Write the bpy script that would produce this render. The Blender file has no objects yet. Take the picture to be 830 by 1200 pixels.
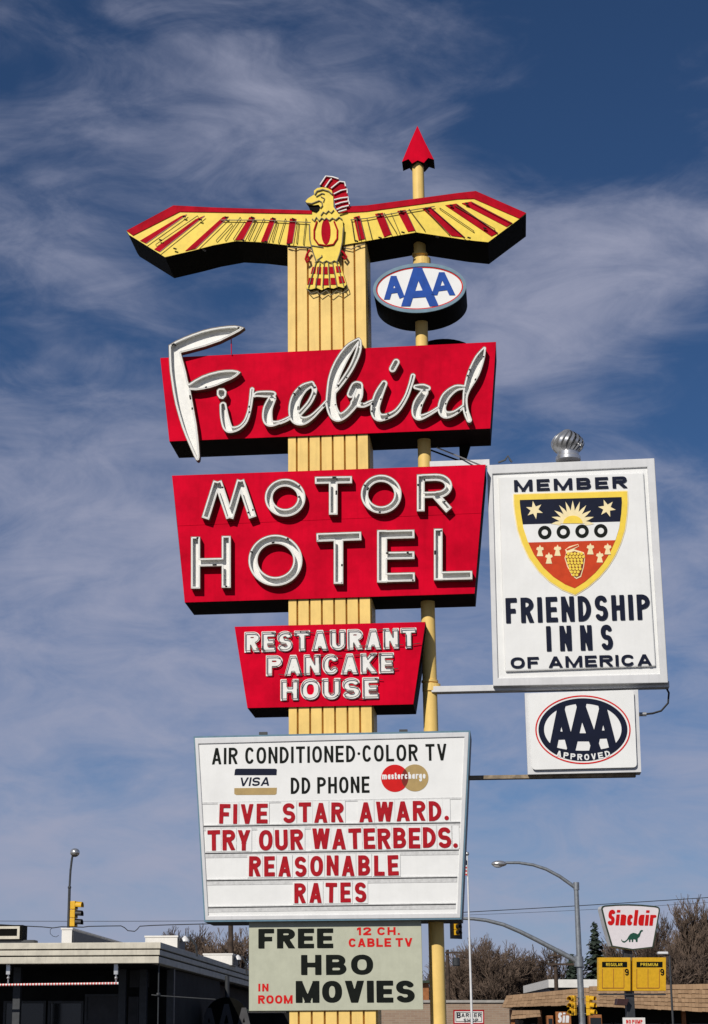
import bpy, bmesh, math, random
import numpy as np
from mathutils import Vector
from mathutils.geometry import tessellate_polygon

random.seed(7)
PI = math.pi
R = math.radians
SC = bpy.context.scene
COL = SC.collection

# ------------------------------------------------------------------ camera
CAM_H, FPX, PX0 = 1.6, 2250.0, 320.0
TH = math.atan(630 / 2250)
cd = bpy.data.cameras.new('camera')
cd.sensor_fit = 'VERTICAL'
cd.sensor_height = 36
cd.lens = FPX / 1200 * 36
cd.shift_x = (415 - PX0) / 1200
cd.clip_start, cd.clip_end = 0.5, 6000
cam = bpy.data.objects.new('camera', cd)
cam.location = (0, 0, CAM_H)
cam.rotation_euler = (PI / 2 + TH, 0, 0)
COL.objects.link(cam)
SC.camera = cam

# ------------------------------------------------------------------ exposure, sun and sky
SC.view_settings.view_transform = 'Standard'
SC.view_settings.look = 'None'
SC.view_settings.gamma = 1
SC.view_settings.use_curve_mapping = False
SC.view_settings.exposure = 0.0
SC.cycles.max_bounces = 6
YAW = R(-7)
# towards the sun, in the sign's own frame: from the left, in front and above
sx, sy, sz = -0.36, -1.0, 0.71
SUN = Vector((sx * math.cos(YAW) - sy * math.sin(YAW), sx * math.sin(YAW) + sy * math.cos(YAW), sz)).normalized()
sl = bpy.data.lights.new('sun', 'SUN')
sl.energy = 3.9
sl.angle = R(0.53)
sl.color = (1.0, 0.95, 0.87)
so = bpy.data.objects.new('sun', sl)
so.rotation_euler = SUN.to_track_quat('Z', 'Y').to_euler()
so.location = (-20, -30, 40)
COL.objects.link(so)


def pix_dir(px, py):
    u, v = (px - PX0) / FPX, (600 - py) / FPX
    return Vector((u, math.cos(TH) - v * math.sin(TH), math.sin(TH) + v * math.cos(TH)))


wd = bpy.data.worlds.new('World')
SC.world = wd
wd.use_nodes = True
nt = wd.node_tree
N, L = nt.nodes, nt.links
bg = N['Background']
bg.inputs['Strength'].default_value = 0.05
sky = N.new('ShaderNodeTexSky')
sky.sky_type = 'NISHITA'
sky.sun_disc = False
sky.sun_elevation = math.asin(SUN.z)
sky.sun_rotation = math.atan2(SUN.x, SUN.y)
sky.altitude = 1600
sky.air_density = 0.9
sky.dust_density = 0.3
sky.ozone_density = 4.0


def wn(kind, **kw):
    n = N.new(kind)
    for k, v in kw.items():
        setattr(n, k, v)
    return n


def wmath(op, a, b=None, clamp=False):
    n = N.new('ShaderNodeMath')
    n.operation = op
    n.use_clamp = clamp
    for i, q in enumerate((a, b)):
        if q is None:
            continue
        if isinstance(q, (int, float)):
            n.inputs[i].default_value = q
        else:
            L.new(q, n.inputs[i])
    return n.outputs[0]


tc = wn('ShaderNodeTexCoord')
sep = wn('ShaderNodeSeparateXYZ')
L.new(tc.outputs['Generated'], sep.inputs[0])
zz = wmath('ADD', wmath('MAXIMUM', sep.outputs['Z'], 0.0), 0.30)
cmb = wn('ShaderNodeCombineXYZ')
L.new(wmath('DIVIDE', sep.outputs['X'], zz), cmb.inputs[0])
L.new(wmath('DIVIDE', sep.outputs['Y'], zz), cmb.inputs[1])


def noise(vec, scale, detail, rough, dist, loc=(0, 0, 0), rot=0, sc=(1, 1, 1)):
    mp = wn('ShaderNodeMapping')
    mp.inputs['Location'].default_value = loc
    mp.inputs['Rotation'].default_value = (0, 0, rot)
    mp.inputs['Scale'].default_value = sc
    L.new(vec, mp.inputs['Vector'])
    n = wn('ShaderNodeTexNoise')
    n.inputs['Scale'].default_value = scale
    n.inputs['Detail'].default_value = detail
    n.inputs['Roughness'].default_value = rough
    n.inputs['Distortion'].default_value = dist
    L.new(mp.outputs[0], n.inputs['Vector'])
    return n.outputs['Fac']


def dnoise(scale, detail, rough, dist, loc, roty, sc):
    mp = wn('ShaderNodeMapping')
    mp.inputs['Location'].default_value = loc
    mp.inputs['Rotation'].default_value = (0, roty, 0)
    mp.inputs['Scale'].default_value = sc
    L.new(tc.outputs['Generated'], mp.inputs['Vector'])
    n = wn('ShaderNodeTexNoise')
    n.inputs['Scale'].default_value = scale
    n.inputs['Detail'].default_value = detail
    n.inputs['Roughness'].default_value = rough
    n.inputs['Distortion'].default_value = dist
    L.new(mp.outputs[0], n.inputs['Vector'])
    return n.outputs['Fac']


n1 = dnoise(6.5, 10, 0.58, 0.5, (3.1, 1.7, 0.4), R(32), (1.0, 1.0, 2.0))
n2 = dnoise(17.0, 8, 0.62, 0.7, (0.4, 5.2, 1.3), R(38), (0.9, 1.0, 2.2))
dens = wmath('ADD', wmath('MULTIPLY', n1, 0.56), wmath('MULTIPLY', n2, 0.48))
# broad cloud banks and openings of this sky, as directions on the sky dome
for (px, py, rad, amp) in (
        (340, 170, 0.07, 0.16), (430, 60, 0.05, 0.06), (100, 255, 0.05, 0.08), (180, 60, 0.05, 0.03),
        (610, 430, 0.04, 0.16), (690, 350, 0.045, 0.20), (790, 285, 0.045, 0.16), (520, 260, 0.04, 0.05),
        (60, 330, 0.03, -0.04), (250, 370, 0.045, -0.14), (740, 130, 0.06, -0.13), (800, 430, 0.04, -0.16),
        (640, 520, 0.05, -0.08), (40, 30, 0.05, -0.06), (640, 30, 0.06, -0.05),
        (140, 660, 0.09, 0.10), (210, 570, 0.05, 0.04), (30, 480, 0.05, -0.03)):
    dv = pix_dir(px, py).normalized()
    dt = wn('ShaderNodeVectorMath', operation='DISTANCE')
    L.new(tc.outputs['Generated'], dt.inputs[0])
    dt.inputs[1].default_value = dv
    g = wmath('DIVIDE', dt.outputs['Value'], rad)
    g = wmath('MULTIPLY', g, g)
    g = wmath('POWER', 2.718, wmath('MULTIPLY', g, -1.0))
    dens = wmath('ADD', dens, wmath('MULTIPLY', g, amp))
low = wn('ShaderNodeMapRange')                       # cover thickens towards the horizon
low.inputs['From Min'].default_value = 0.02
low.inputs['From Max'].default_value = 0.36
low.inputs['To Min'].default_value = 0.26
low.inputs['To Max'].default_value = 0.0
L.new(sep.outputs['Z'], low.inputs['Value'])
dens = wmath('ADD', dens, low.outputs[0])
high = wn('ShaderNodeMapRange')                      # and thins overhead
high.inputs['From Min'].default_value = 0.36
high.inputs['From Max'].default_value = 0.52
high.inputs['To Min'].default_value = 0.0
high.inputs['To Max'].default_value = -0.09
L.new(sep.outputs['Z'], high.inputs['Value'])
dens = wmath('ADD', dens, high.outputs[0])
mr = wn('ShaderNodeMapRange', interpolation_type='SMOOTHSTEP')
mr.inputs['From Min'].default_value = 0.38
mr.inputs['From Max'].default_value = 0.90
mr.inputs['To Max'].default_value = 0.9
L.new(dens, mr.inputs['Value'])
tint = wn('ShaderNodeMix', data_type='RGBA', blend_type='MULTIPLY')
tint.inputs['Factor'].default_value = 1.0
L.new(sky.outputs[0], tint.inputs['A'])
tint.inputs['B'].default_value = (0.64, 0.86, 1.06, 1)
mix = wn('ShaderNodeMix', data_type='RGBA')
L.new(mr.outputs[0], mix.inputs['Factor'])
L.new(tint.outputs['Result'], mix.inputs['A'])
mix.inputs['B'].default_value = (7.0, 7.35, 9.7, 1)
L.new(mix.outputs['Result'], bg.inputs['Color'])


# ------------------------------------------------------------------ materials
def mat(name, col, rough=0.5, var=0.12, scale=6.0, streak=0.0, metal=0.0, bump=0.0, spec=0.5, col2=None):
    m = bpy.data.materials.new(name)
    m.use_nodes = True
    t = m.node_tree
    p = t.nodes['Principled BSDF']
    p.inputs['Roughness'].default_value = rough
    p.inputs['Metallic'].default_value = metal
    p.inputs['Specular IOR Level'].default_value = spec
    geo = t.nodes.new('ShaderNodeTexCoord')
    nz = t.nodes.new('ShaderNodeTexNoise')
    nz.inputs['Scale'].default_value = scale
    nz.inputs['Detail'].default_value = 6
    nz.inputs['Roughness'].default_value = 0.65
    t.links.new(geo.outputs['Object'], nz.inputs['Vector'])
    cr = t.nodes.new('ShaderNodeMix')
    cr.data_type = 'RGBA'
    c = tuple(col)
    d = tuple(col2) if col2 else tuple(max(0.0, q * (1 - 2 * var)) for q in c)
    cr.inputs['A'].default_value = d + (1,)
    cr.inputs['B'].default_value = tuple(min(1, q * (1 + var * 0.4)) for q in c) + (1,)
    rm = t.nodes.new('ShaderNodeMapRange')
    rm.inputs['From Min'].default_value = 0.3
    rm.inputs['From Max'].default_value = 0.62
    t.links.new(nz.outputs['Fac'], rm.inputs['Value'])
    t.links.new(rm.outputs[0], cr.inputs['Factor'])
    out = cr.outputs['Result']
    if streak:
        mp = t.nodes.new('ShaderNodeMapping')
        mp.inputs['Scale'].default_value = (9, 9, 0.55)
        t.links.new(geo.outputs['Object'], mp.inputs['Vector'])
        ns = t.nodes.new('ShaderNodeTexNoise')
        ns.inputs['Scale'].default_value = 2.2
        ns.inputs['Detail'].default_value = 5
        t.links.new(mp.outputs[0], ns.inputs['Vector'])
        r2 = t.nodes.new('ShaderNodeMapRange')
        r2.inputs['From Min'].default_value = 0.5
        r2.inputs['From Max'].default_value = 0.78
        r2.inputs['To Max'].default_value = streak
        t.links.new(ns.outputs['Fac'], r2.inputs['Value'])
        m2 = t.nodes.new('ShaderNodeMix')
        m2.data_type = 'RGBA'
        m2.inputs['B'].default_value = tuple(q * 0.45 for q in c) + (1,)
        t.links.new(out, m2.inputs['A'])
        t.links.new(r2.outputs[0], m2.inputs['Factor'])
        out = m2.outputs['Result']
    t.links.new(out, p.inputs['Base Color'])
    if bump:
        b = t.nodes.new('ShaderNodeBump')
        b.inputs['Strength'].default_value = bump
        b.inputs['Distance'].default_value = 0.02
        n3 = t.nodes.new('ShaderNodeTexNoise')
        n3.inputs['Scale'].default_value = scale * 0.35
        n3.inputs['Detail'].default_value = 2
        t.links.new(geo.outputs['Object'], n3.inputs['Vector'])
        t.links.new(n3.outputs['Fac'], b.inputs['Height'])
        t.links.new(b.outputs[0], p.inputs['Normal'])
    return m


RED = mat('red sign paint', (0.63, 0.0016, 0.022), 0.6, 0.15, 1.8, 0.18, bump=0.2, spec=0.02)
YEL = mat('cream yellow paint', (0.87, 0.60, 0.19), 0.5, 0.07, 3, 0.24, bump=0.1, spec=0.2)
BYEL = mat('bright yellow paint', (0.88, 0.65, 0.085), 0.45, 0.08, 6, 0.10, spec=0.2)
FRED = mat('feather red paint', (0.44, 0.003, 0.016), 0.55, 0.18, 5, 0.15, spec=0.03)
BLACK = mat('black sign paint', (0.006, 0.006, 0.005), 0.7, 0.2, 3, spec=0.05)
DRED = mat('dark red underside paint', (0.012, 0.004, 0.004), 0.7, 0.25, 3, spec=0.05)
WHITE = mat('white sign plastic', (0.78, 0.78, 0.76), 0.38, 0.03, 3, 0.05, spec=0.25)
WPAN = mat('white channel paint', (0.80, 0.79, 0.75), 0.5, 0.05, 14, 0.12, spec=0.3)
CHAN = mat('weathered channel edge', (0.20, 0.16, 0.12), 0.55, 0.3, 20)
GLASS = mat('white neon glass', (0.86, 0.85, 0.80), 0.15, 0.04, 30, spec=0.6)
GTUBE = mat('shadow grey neon glass', (0.22, 0.20, 0.18), 0.2, 0.25, 30)  # tube shadows and black crossovers are put into this grey
BLOCK = mat('black tube paint', (0.012, 0.011, 0.010), 0.4, 0.2, 30)
YGLASS = mat('shadow toned yellow tube', (0.10, 0.075, 0.02), 0.3, 0.3, 25)  # darkened to carry the yellow tubes' shadow together with their black paint
RGLASS = mat('dark red tube', (0.12, 0.02, 0.02), 0.3, 0.3, 25)
ALU = mat('brushed aluminium', (0.62, 0.62, 0.62), 0.32, 0.10, 12, 0.12, metal=0.75)
WFRAME = mat('pale frame metal', (0.62, 0.62, 0.62), 0.45, 0.05, 3, 0.14, metal=0.1, spec=0.3)
TEAL = mat('teal trim paint', (0.10, 0.20, 0.27), 0.5, 0.12, 9)
NAVY = mat('navy letter plastic', (0.006, 0.009, 0.026), 0.4, 0.1, 8, spec=0.12)
BLUE = mat('blue letter paint', (0.008, 0.065, 0.34), 0.45, 0.1, 8, spec=0.12)
LRED = mat('red letter plastic', (0.40, 0.006, 0.014), 0.45, 0.16, 16, spec=0.12)
LBLK = mat('black letter paint', (0.007, 0.009, 0.007), 0.5, 0.15, 16, spec=0.08)
GOLD = mat('tan gold print', (0.40, 0.27, 0.09), 0.45, 0.08, 10)
MIXRED = mat('brown red print', (0.20, 0.03, 0.02), 0.45, 0.08, 10, spec=0.1)
CRED = mat('bright red print', (0.60, 0.012, 0.012), 0.45, 0.06, 10, spec=0.1)
ORED = mat('orange red print', (0.56, 0.055, 0.015), 0.45, 0.08, 10, spec=0.1)
SYEL = mat('shield yellow print', (0.85, 0.60, 0.04), 0.4, 0.05, 10)
CREAM = mat('cream print', (0.86, 0.72, 0.40), 0.4, 0.05, 10)
BEIGE = mat('grey beige board paint', (0.47, 0.48, 0.37), 0.6, 0.05, 5, 0.08, spec=0.2)
RAIL = mat('grey letter rail', (0.58, 0.58, 0.57), 0.5, 0.12, 20)
RSTRIP = mat('dark rail strip', (0.05, 0.05, 0.05), 0.6, 0.2, 20)  # dark strip below each rail lip
GALV = mat('galvanised steel', (0.27, 0.29, 0.31), 0.45, 0.15, 6, 0.1, metal=0.5)
DSTEEL = mat('dark steel', (0.035, 0.038, 0.042), 0.5, 0.2, 8)
WIRE = mat('black cable', (0.012, 0.012, 0.014), 0.6, 0.1, 8)
SIGY = mat('signal yellow paint', (0.72, 0.40, 0.012), 0.45, 0.08, 8)
LENS = mat('unlit signal lens', (0.02, 0.015, 0.01), 0.2, 0.1, 8)
SIGR = mat('unlit red lens', (0.10, 0.01, 0.01), 0.2, 0.1, 8)
CANW = mat('off white fascia paint', (0.60, 0.56, 0.46), 0.6, 0.12, 3.0, 0.28)
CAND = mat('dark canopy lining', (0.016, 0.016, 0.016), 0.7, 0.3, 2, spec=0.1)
GREYP = mat('grey door paint', (0.055, 0.055, 0.06), 0.6, 0.2, 3)
WINDK = mat('dark window glass', (0.012, 0.014, 0.016), 0.1, 0.1, 3)
ROOFG = mat('gravel flat roof', (0.20, 0.19, 0.18), 0.9, 0.2, 8)
LTRED = mat('red pennant plastic', (0.60, 0.03, 0.02), 0.4, 0.05, 8)
STUC = mat('white stucco', (0.72, 0.70, 0.66), 0.8, 0.06, 3, 0.12)
GREEN = mat('dark green roof', (0.03, 0.05, 0.03), 0.8, 0.2, 5)
DGRN = mat('green logo paint', (0.012, 0.075, 0.045), 0.45, 0.1, 8)
BARK = mat('bare bark', (0.125, 0.086, 0.062), 0.9, 0.25, 2.5)
BARK2 = mat('grey bark', (0.15, 0.125, 0.105), 0.9, 0.25, 2.5)
NEED = mat('conifer needles', (0.022, 0.038, 0.022), 0.8, 0.35, 1.5)
WPOLE = mat('creosoted wood', (0.07, 0.045, 0.03), 0.85, 0.3, 5)
FLAGP = mat('white pole paint', (0.72, 0.72, 0.72), 0.4, 0.08, 5)
ORNG = mat('orange brown paint', (0.34, 0.12, 0.03), 0.55, 0.2, 3)
ASPH = mat('asphalt', (0.05, 0.05, 0.05), 0.9, 0.2, 4)
CONC = mat('concrete', (0.36, 0.34, 0.31), 0.9, 0.12, 3)
DIRT = mat('dry winter ground', (0.12, 0.095, 0.065), 0.95, 0.25, 0.6)
PAINTL = mat('road paint', (0.75, 0.74, 0.70), 0.7, 0.12, 5)


def brickmat(name, c1, c2, mortar, scale, bw=0.5, rh=0.25, ms=0.02, bump=0.0):
    m = bpy.data.materials.new(name)
    m.use_nodes = True
    t = m.node_tree
    p = t.nodes['Principled BSDF']
    p.inputs['Roughness'].default_value = 0.9
    tcn = t.nodes.new('ShaderNodeTexCoord')
    sp = t.nodes.new('ShaderNodeSeparateXYZ')
    cb = t.nodes.new('ShaderNodeCombineXYZ')
    t.links.new(tcn.outputs['Object'], sp.inputs[0])
    ad = t.nodes.new('ShaderNodeMath')
    t.links.new(sp.outputs['X'], ad.inputs[0])
    t.links.new(sp.outputs['Y'], ad.inputs[1])
    t.links.new(ad.outputs[0], cb.inputs[0])
    t.links.new(sp.outputs['Z'], cb.inputs[1])
    b = t.nodes.new('ShaderNodeTexBrick')
    b.inputs['Scale'].default_value = scale
    b.inputs['Color1'].default_value = c1 + (1,)
    b.inputs['Color2'].default_value = c2 + (1,)
    b.inputs['Mortar'].default_value = mortar + (1,)
    b.inputs['Mortar Size'].default_value = ms
    b.inputs['Brick Width'].default_value = bw
    b.inputs['Row Height'].default_value = rh
    t.links.new(cb.outputs[0], b.inputs['Vector'])
    t.links.new(b.outputs['Color'], p.inputs['Base Color'])
    return m


BRICK = brickmat('tan brick', (0.33, 0.235, 0.165), (0.28, 0.19, 0.135), (0.32, 0.27, 0.21), 1.0, 0.42, 0.12, 0.012)
SHING = brickmat('wood shake', (0.44, 0.27, 0.13), (0.27, 0.155, 0.075), (0.10, 0.055, 0.028), 1.0, 0.55, 0.4, 0.012)


# ------------------------------------------------------------------ frames: a vertical plane system in the world
class Fr:
    def __init__(s, O, yaw):
        s.O, s.yaw = O, yaw
        s.xa = (math.cos(yaw), math.sin(yaw))
        s.ya = (-math.sin(yaw), math.cos(yaw))

    def P(s, px, py, Y):
        """point of the photograph on this frame's vertical plane at depth Y -> local (X, Z)"""
        d = pix_dir(px, py)
        t = (Y + s.O[0] * s.ya[0] + s.O[1] * s.ya[1]) / (d[0] * s.ya[0] + d[1] * s.ya[1])
        x, y = d[0] * t - s.O[0], d[1] * t - s.O[1]
        return (x * s.xa[0] + y * s.xa[1], CAM_H + d[2] * t)

    def W(s, X, Y, Z):
        return (s.O[0] + X * s.xa[0] + Y * s.ya[0], s.O[1] + X * s.xa[1] + Y * s.ya[1], Z)


SG = Fr((0.85, 28.0), YAW)          # the big sign
WF = Fr((0.0, 0.0), 0.0)            # the street behind
BASE = {}


def thing(name, label, cat, fr, base=(0, 0, 0), group=None):
    o = bpy.data.objects.new(name, None)
    o.empty_display_size = 0.3
    COL.objects.link(o)
    o.location = fr.W(*base)
    o.rotation_euler = (0, 0, fr.yaw)
    o['label'] = label
    o['category'] = cat
    if group:
        o['group'] = group
    BASE[o.name] = base
    return o


def inside(pt, poly):
    c = False
    for i in range(len(poly)):
        (x0, y0), (x1, y1) = poly[i - 1], poly[i]
        if (y0 > pt[1]) != (y1 > pt[1]) and pt[0] < (x1 - x0) * (pt[1] - y0) / (y1 - y0) + x0:
            c = not c
    return c


def group_loops(loops):
    dep = [sum(1 for j, m in enumerate(loops) if j != i and inside(l[0], m)) for i, l in enumerate(loops)]
    out = []
    for i, l in enumerate(loops):
        if dep[i] % 2 == 0:
            out.append([l] + [m for j, m in enumerate(loops) if dep[j] == dep[i] + 1 and inside(m[0], l)])
    return out


class MB:
    def __init__(s):
        s.v, s.f, s.m = [], [], []

    def add(s, vs, fs, m=0):
        k = len(s.v)
        s.v += vs
        for f in fs:
            s.f.append(tuple(i + k for i in f))
            s.m.append(m)
        return s

    def box(s, x0, x1, y0, y1, z0, z1, m=0):
        v = [(x, y, z) for z in (z0, z1) for (x, y) in ((x0, y0), (x1, y0), (x1, y1), (x0, y1))]
        return s.add(v, [(3, 2, 1, 0), (4, 5, 6, 7), (0, 1, 5, 4), (1, 2, 6, 5), (2, 3, 7, 6), (3, 0, 4, 7)], m)

    def prism(s, loops, y0, y1, mf=0, ms=None, mb=None):
        """loops of (X, Z): first outline(s), holes too; front at y0, back at y1"""
        if loops and isinstance(loops[0][0], (int, float)):
            loops = [loops]
        ms = mf if ms is None else ms
        mb = ms if mb is None else mb
        if len(loops) > 1:
            groups = group_loops(loops)
            if len(groups) > 1:
                for gl in groups:
                    s.prism(gl, y0, y1, mf, ms, mb)
                return s
        tri = tessellate_polygon([[Vector((x, z, 0)) for x, z in lp] for lp in loops])
        flat = [p for lp in loops for p in lp]
        n = len(flat)
        k = len(s.v)
        s.v += [(x, y0, z) for x, z in flat] + [(x, y1, z) for x, z in flat]
        for t in tri:
            s.f.append((t[0] + k, t[1] + k, t[2] + k)); s.m.append(mf)
            s.f.append((t[2] + k + n, t[1] + k + n, t[0] + k + n)); s.m.append(mb)
        o = 0
        for lp in loops:
            c = len(lp)
            for i in range(c):
                j = (i + 1) % c
                s.f.append((o + i + k, o + j + k, o + j + k + n, o + i + k + n)); s.m.append(ms)
            o += c
        return s

    def tube(s, pts, r, n=6, closed=False, m=0, r1=None):
        pts = [Vector(p) for p in pts]
        c = len(pts)
        k = len(s.v)
        up = None
        for i, p in enumerate(pts):
            a = pts[(i - 1) % c] if (closed or i > 0) else p
            b = pts[(i + 1) % c] if (closed or i < c - 1) else p
            t = (b - a)
            t = t.normalized() if t.length > 1e-9 else Vector((0, 0, 1))
            if up is None:
                ref = Vector((0, 1, 0)) if abs(t.y) < 0.9 else Vector((1, 0, 0))
            else:
                ref = up
            u = (ref - t * ref.dot(t))
            u = u.normalized() if u.length > 1e-6 else t.orthogonal().normalized()
            up = u
            w = t.cross(u)
            rr = r if r1 is None else r + (r1 - r) * i / max(1, c - 1)
            for q in range(n):
                an = 2 * PI * q / n
                s.v.append(tuple(p + (u * math.cos(an) + w * math.sin(an)) * rr))
        for i in range(c if closed else c - 1):
            j = (i + 1) % c
            for q in range(n):
                q2 = (q + 1) % n
                s.f.append((k + i * n + q, k + i * n + q2, k + j * n + q2, k + j * n + q)); s.m.append(m)
        if not closed:
            s.f.append(tuple(k + q for q in range(n))[::-1]); s.m.append(m)
            s.f.append(tuple(k + (c - 1) * n + q for q in range(n))); s.m.append(m)
        return s

    def lathe(s, cx, cy, prof, n=24, m=0):
        """prof: (radius, z) from bottom to top"""
        k = len(s.v)
        for r, z in prof:
            for q in range(n):
                a = 2 * PI * q / n
                s.v.append((cx + r * math.cos(a), cy + r * math.sin(a), z))
        for i in range(len(prof) - 1):
            for q in range(n):
                q2 = (q + 1) % n
                s.f.append((k + i * n + q, k + i * n + q2, k + (i + 1) * n + q2, k + (i + 1) * n + q)); s.m.append(m)
        s.f.append(tuple(k + q for q in range(n))[::-1]); s.m.append(m)
        s.f.append(tuple(k + (len(prof) - 1) * n + q for q in range(n))); s.m.append(m)
        return s

    def ball(s, c, r, m=0, n=12, sq=(1, 1, 1)):
        k = len(s.v)
        h = n // 2
        for i in range(h + 1):
            t = PI * i / h
            for q in range(n):
                a = 2 * PI * q / n
                s.v.append((c[0] + sq[0] * r * math.sin(t) * math.cos(a), c[1] + sq[1] * r * math.sin(t) * math.sin(a),
                            c[2] + sq[2] * r * math.cos(t)))
        for i in range(h):
            for q in range(n):
                q2 = (q + 1) % n
                s.f.append((k + i * n + q, k + i * n + q2, k + (i + 1) * n + q2, k + (i + 1) * n + q)); s.m.append(m)
        return s

    def mesh(s, name, mats, base, smooth):
        me = bpy.data.meshes.new(name)
        me.from_pydata([(x - base[0], y - base[1], z - base[2]) for x, y, z in s.v], [], s.f)
        for q in (mats if isinstance(mats, (list, tuple)) else [mats]):
            me.materials.append(q)
        me.polygons.foreach_set('material_index', s.m)
        bm = bmesh.new()
        bm.from_mesh(me)
        bmesh.ops.remove_doubles(bm, verts=bm.verts, dist=1e-6)
        bmesh.ops.recalc_face_normals(bm, faces=bm.faces)
        bm.to_mesh(me)
        bm.free()
        if smooth:
            me.polygons.foreach_set('use_smooth', [True] * len(me.polygons))
            me.set_sharp_from_angle(angle=R(40))
        return me

    def build(s, name, mats, parent, smooth=False, bevel=0, label=None):
        base = BASE[parent.name]
        me = s.mesh(name, mats, base, smooth)
        o = bpy.data.objects.new(name, me)
        COL.objects.link(o)
        o.parent = parent
        BASE[o.name] = base
        if bevel:
            b = o.modifiers.new('bevel', 'BEVEL')
            b.width = bevel
            b.segments = 2
            b.limit_method = 'ANGLE'
            b.angle_limit = R(40)
        if label:
            o['label'] = label
        return o

    def solo(s, name, mats, fr, base, label=None, cat=None, group=None, kind=None, smooth=False):
        me = s.mesh(name, mats, base, smooth)
        o = bpy.data.objects.new(name, me)
        COL.objects.link(o)
        o.location = fr.W(*base)
        o.rotation_euler = (0, 0, fr.yaw)
        if label:
            o['label'] = label
        if cat:
            o['category'] = cat
        if group:
            o['group'] = group
        if kind:
            o['kind'] = kind
        BASE[o.name] = base
        return o


def copy_thing(o, loc, rz, scale=1.0, label=None, group=None):
    c = o.copy()
    COL.objects.link(c)
    c.location = loc
    c.rotation_euler = (0, 0, rz)
    c.scale = (scale,) * 3
    if label:
        c['label'] = label
    if group:
        c['group'] = group
    for ch in o.children:
        d = ch.copy()
        COL.objects.link(d)
        d.parent = c
        for g in ch.children:
            e = g.copy()
            COL.objects.link(e)
            e.parent = d
    return c


# ------------------------------------------------------------------ outlines from distance fields
def T(x0, y0, s, pts):
    return [(x0 + p[0] * s, y0 + p[1] * s) + tuple(q * s for q in p[2:]) for p in pts]


def seg_d(X, Y, x0, y0, x1, y1):
    dx, dy = x1 - x0, y1 - y0
    l2 = dx * dx + dy * dy + 1e-12
    t = np.clip(((X - x0) * dx + (Y - y0) * dy) / l2, 0, 1)
    return np.hypot(X - x0 - t * dx, Y - y0 - t * dy), t


def sd_poly(X, Y, pts):
    d = np.full(X.shape, 1e9)
    ins = np.zeros(X.shape, bool)
    n = len(pts)
    for i in range(n):
        x0, y0 = pts[i][:2]
        x1, y1 = pts[(i + 1) % n][:2]
        d = np.minimum(d, seg_d(X, Y, x0, y0, x1, y1)[0])
        if y0 != y1:
            c = ((y0 > Y) != (y1 > Y)) & (X < (x1 - x0) * (Y - y0) / (y1 - y0) + x0)
            ins ^= c
    return np.where(ins, -d, d)


def sdf(prims, X, Y):
    D = np.full(X.shape, 1e9)
    for p in prims:
        if p[0] == 'stroke':                     # points with radii
            q = p[1]
            for a, b in zip(q[:-1], q[1:]):
                d, t = seg_d(X, Y, a[0], a[1], b[0], b[1])
                D = np.minimum(D, d - (a[2] + (b[2] - a[2]) * t))
        elif p[0] == 'bar':                      # flat ended bar
            _, x0, y0, x1, y1, h = p
            l = math.hypot(x1 - x0, y1 - y0)
            ux, uy = (x1 - x0) / l, (y1 - y0) / l
            a = np.abs((X - (x0 + x1) / 2) * ux + (Y - (y0 + y1) / 2) * uy) - l / 2
            b = np.abs(-(X - x0) * uy + (Y - y0) * ux) - h
            d = np.hypot(np.maximum(a, 0), np.maximum(b, 0)) + np.minimum(np.maximum(a, b), 0)
            D = np.minimum(D, d)
        elif p[0] == 'poly':
            D = np.minimum(D, sd_poly(X, Y, p[1]))
    for p in prims:
        if p[0] == 'clip':
            _, x0, x1, y0, y1 = p
            D = np.maximum(D, np.maximum(np.maximum(x0 - X, X - x1), np.maximum(y0 - Y, Y - y1)))
        elif p[0] == 'cut':
            D = np.maximum(D, -sdf(p[1], X, Y))
    return D


def contour(D, xs, ys, level):
    Z = D - level
    Z = np.where(np.abs(Z) < 1e-9, 1e-9, Z)
    S = Z < 0
    ny, nx = S.shape
    code = S[:-1, :-1] * 1 + S[:-1, 1:] * 2 + S[1:, 1:] * 4 + S[1:, :-1] * 8
    nxt = {}
    tab = {1: [(3, 0)], 2: [(0, 1)], 3: [(3, 1)], 4: [(1, 2)], 6: [(0, 2)], 7: [(3, 2)], 8: [(2, 3)], 9: [(2, 0)],
           11: [(2, 1)], 12: [(1, 3)], 13: [(1, 0)], 14: [(0, 3)], 5: [(3, 0), (1, 2)], 10: [(0, 1), (2, 3)]}

    def key(i, j, e):
        return ((i, j, 0), (i, j + 1, 1), (i + 1, j, 0), (i, j, 1))[e]

    for i, j in zip(*np.nonzero((code > 0) & (code < 15))):
        for a, b in tab[int(code[i, j])]:
            nxt[key(i, j, a)] = key(i, j, b)

    def pt(k):
        i, j, h = k
        if h == 0:
            a, b = Z[i, j], Z[i, j + 1]
            return (xs[j] + (xs[j + 1] - xs[j]) * a / (a - b), ys[i])
        a, b = Z[i, j], Z[i + 1, j]
        return (xs[j], ys[i] + (ys[i + 1] - ys[i]) * a / (a - b))

    loops = []
    while nxt:
        st, k = nxt.popitem()
        lp = [st]
        while k != st and k in nxt:
            lp.append(k)
            k = nxt.pop(k)
        if len(lp) >= 4:
            loops.append(simplify([pt(q) for q in lp], (xs[1] - xs[0]) * 0.09))
    return [l for l in loops if len(l) >= 3]


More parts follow.
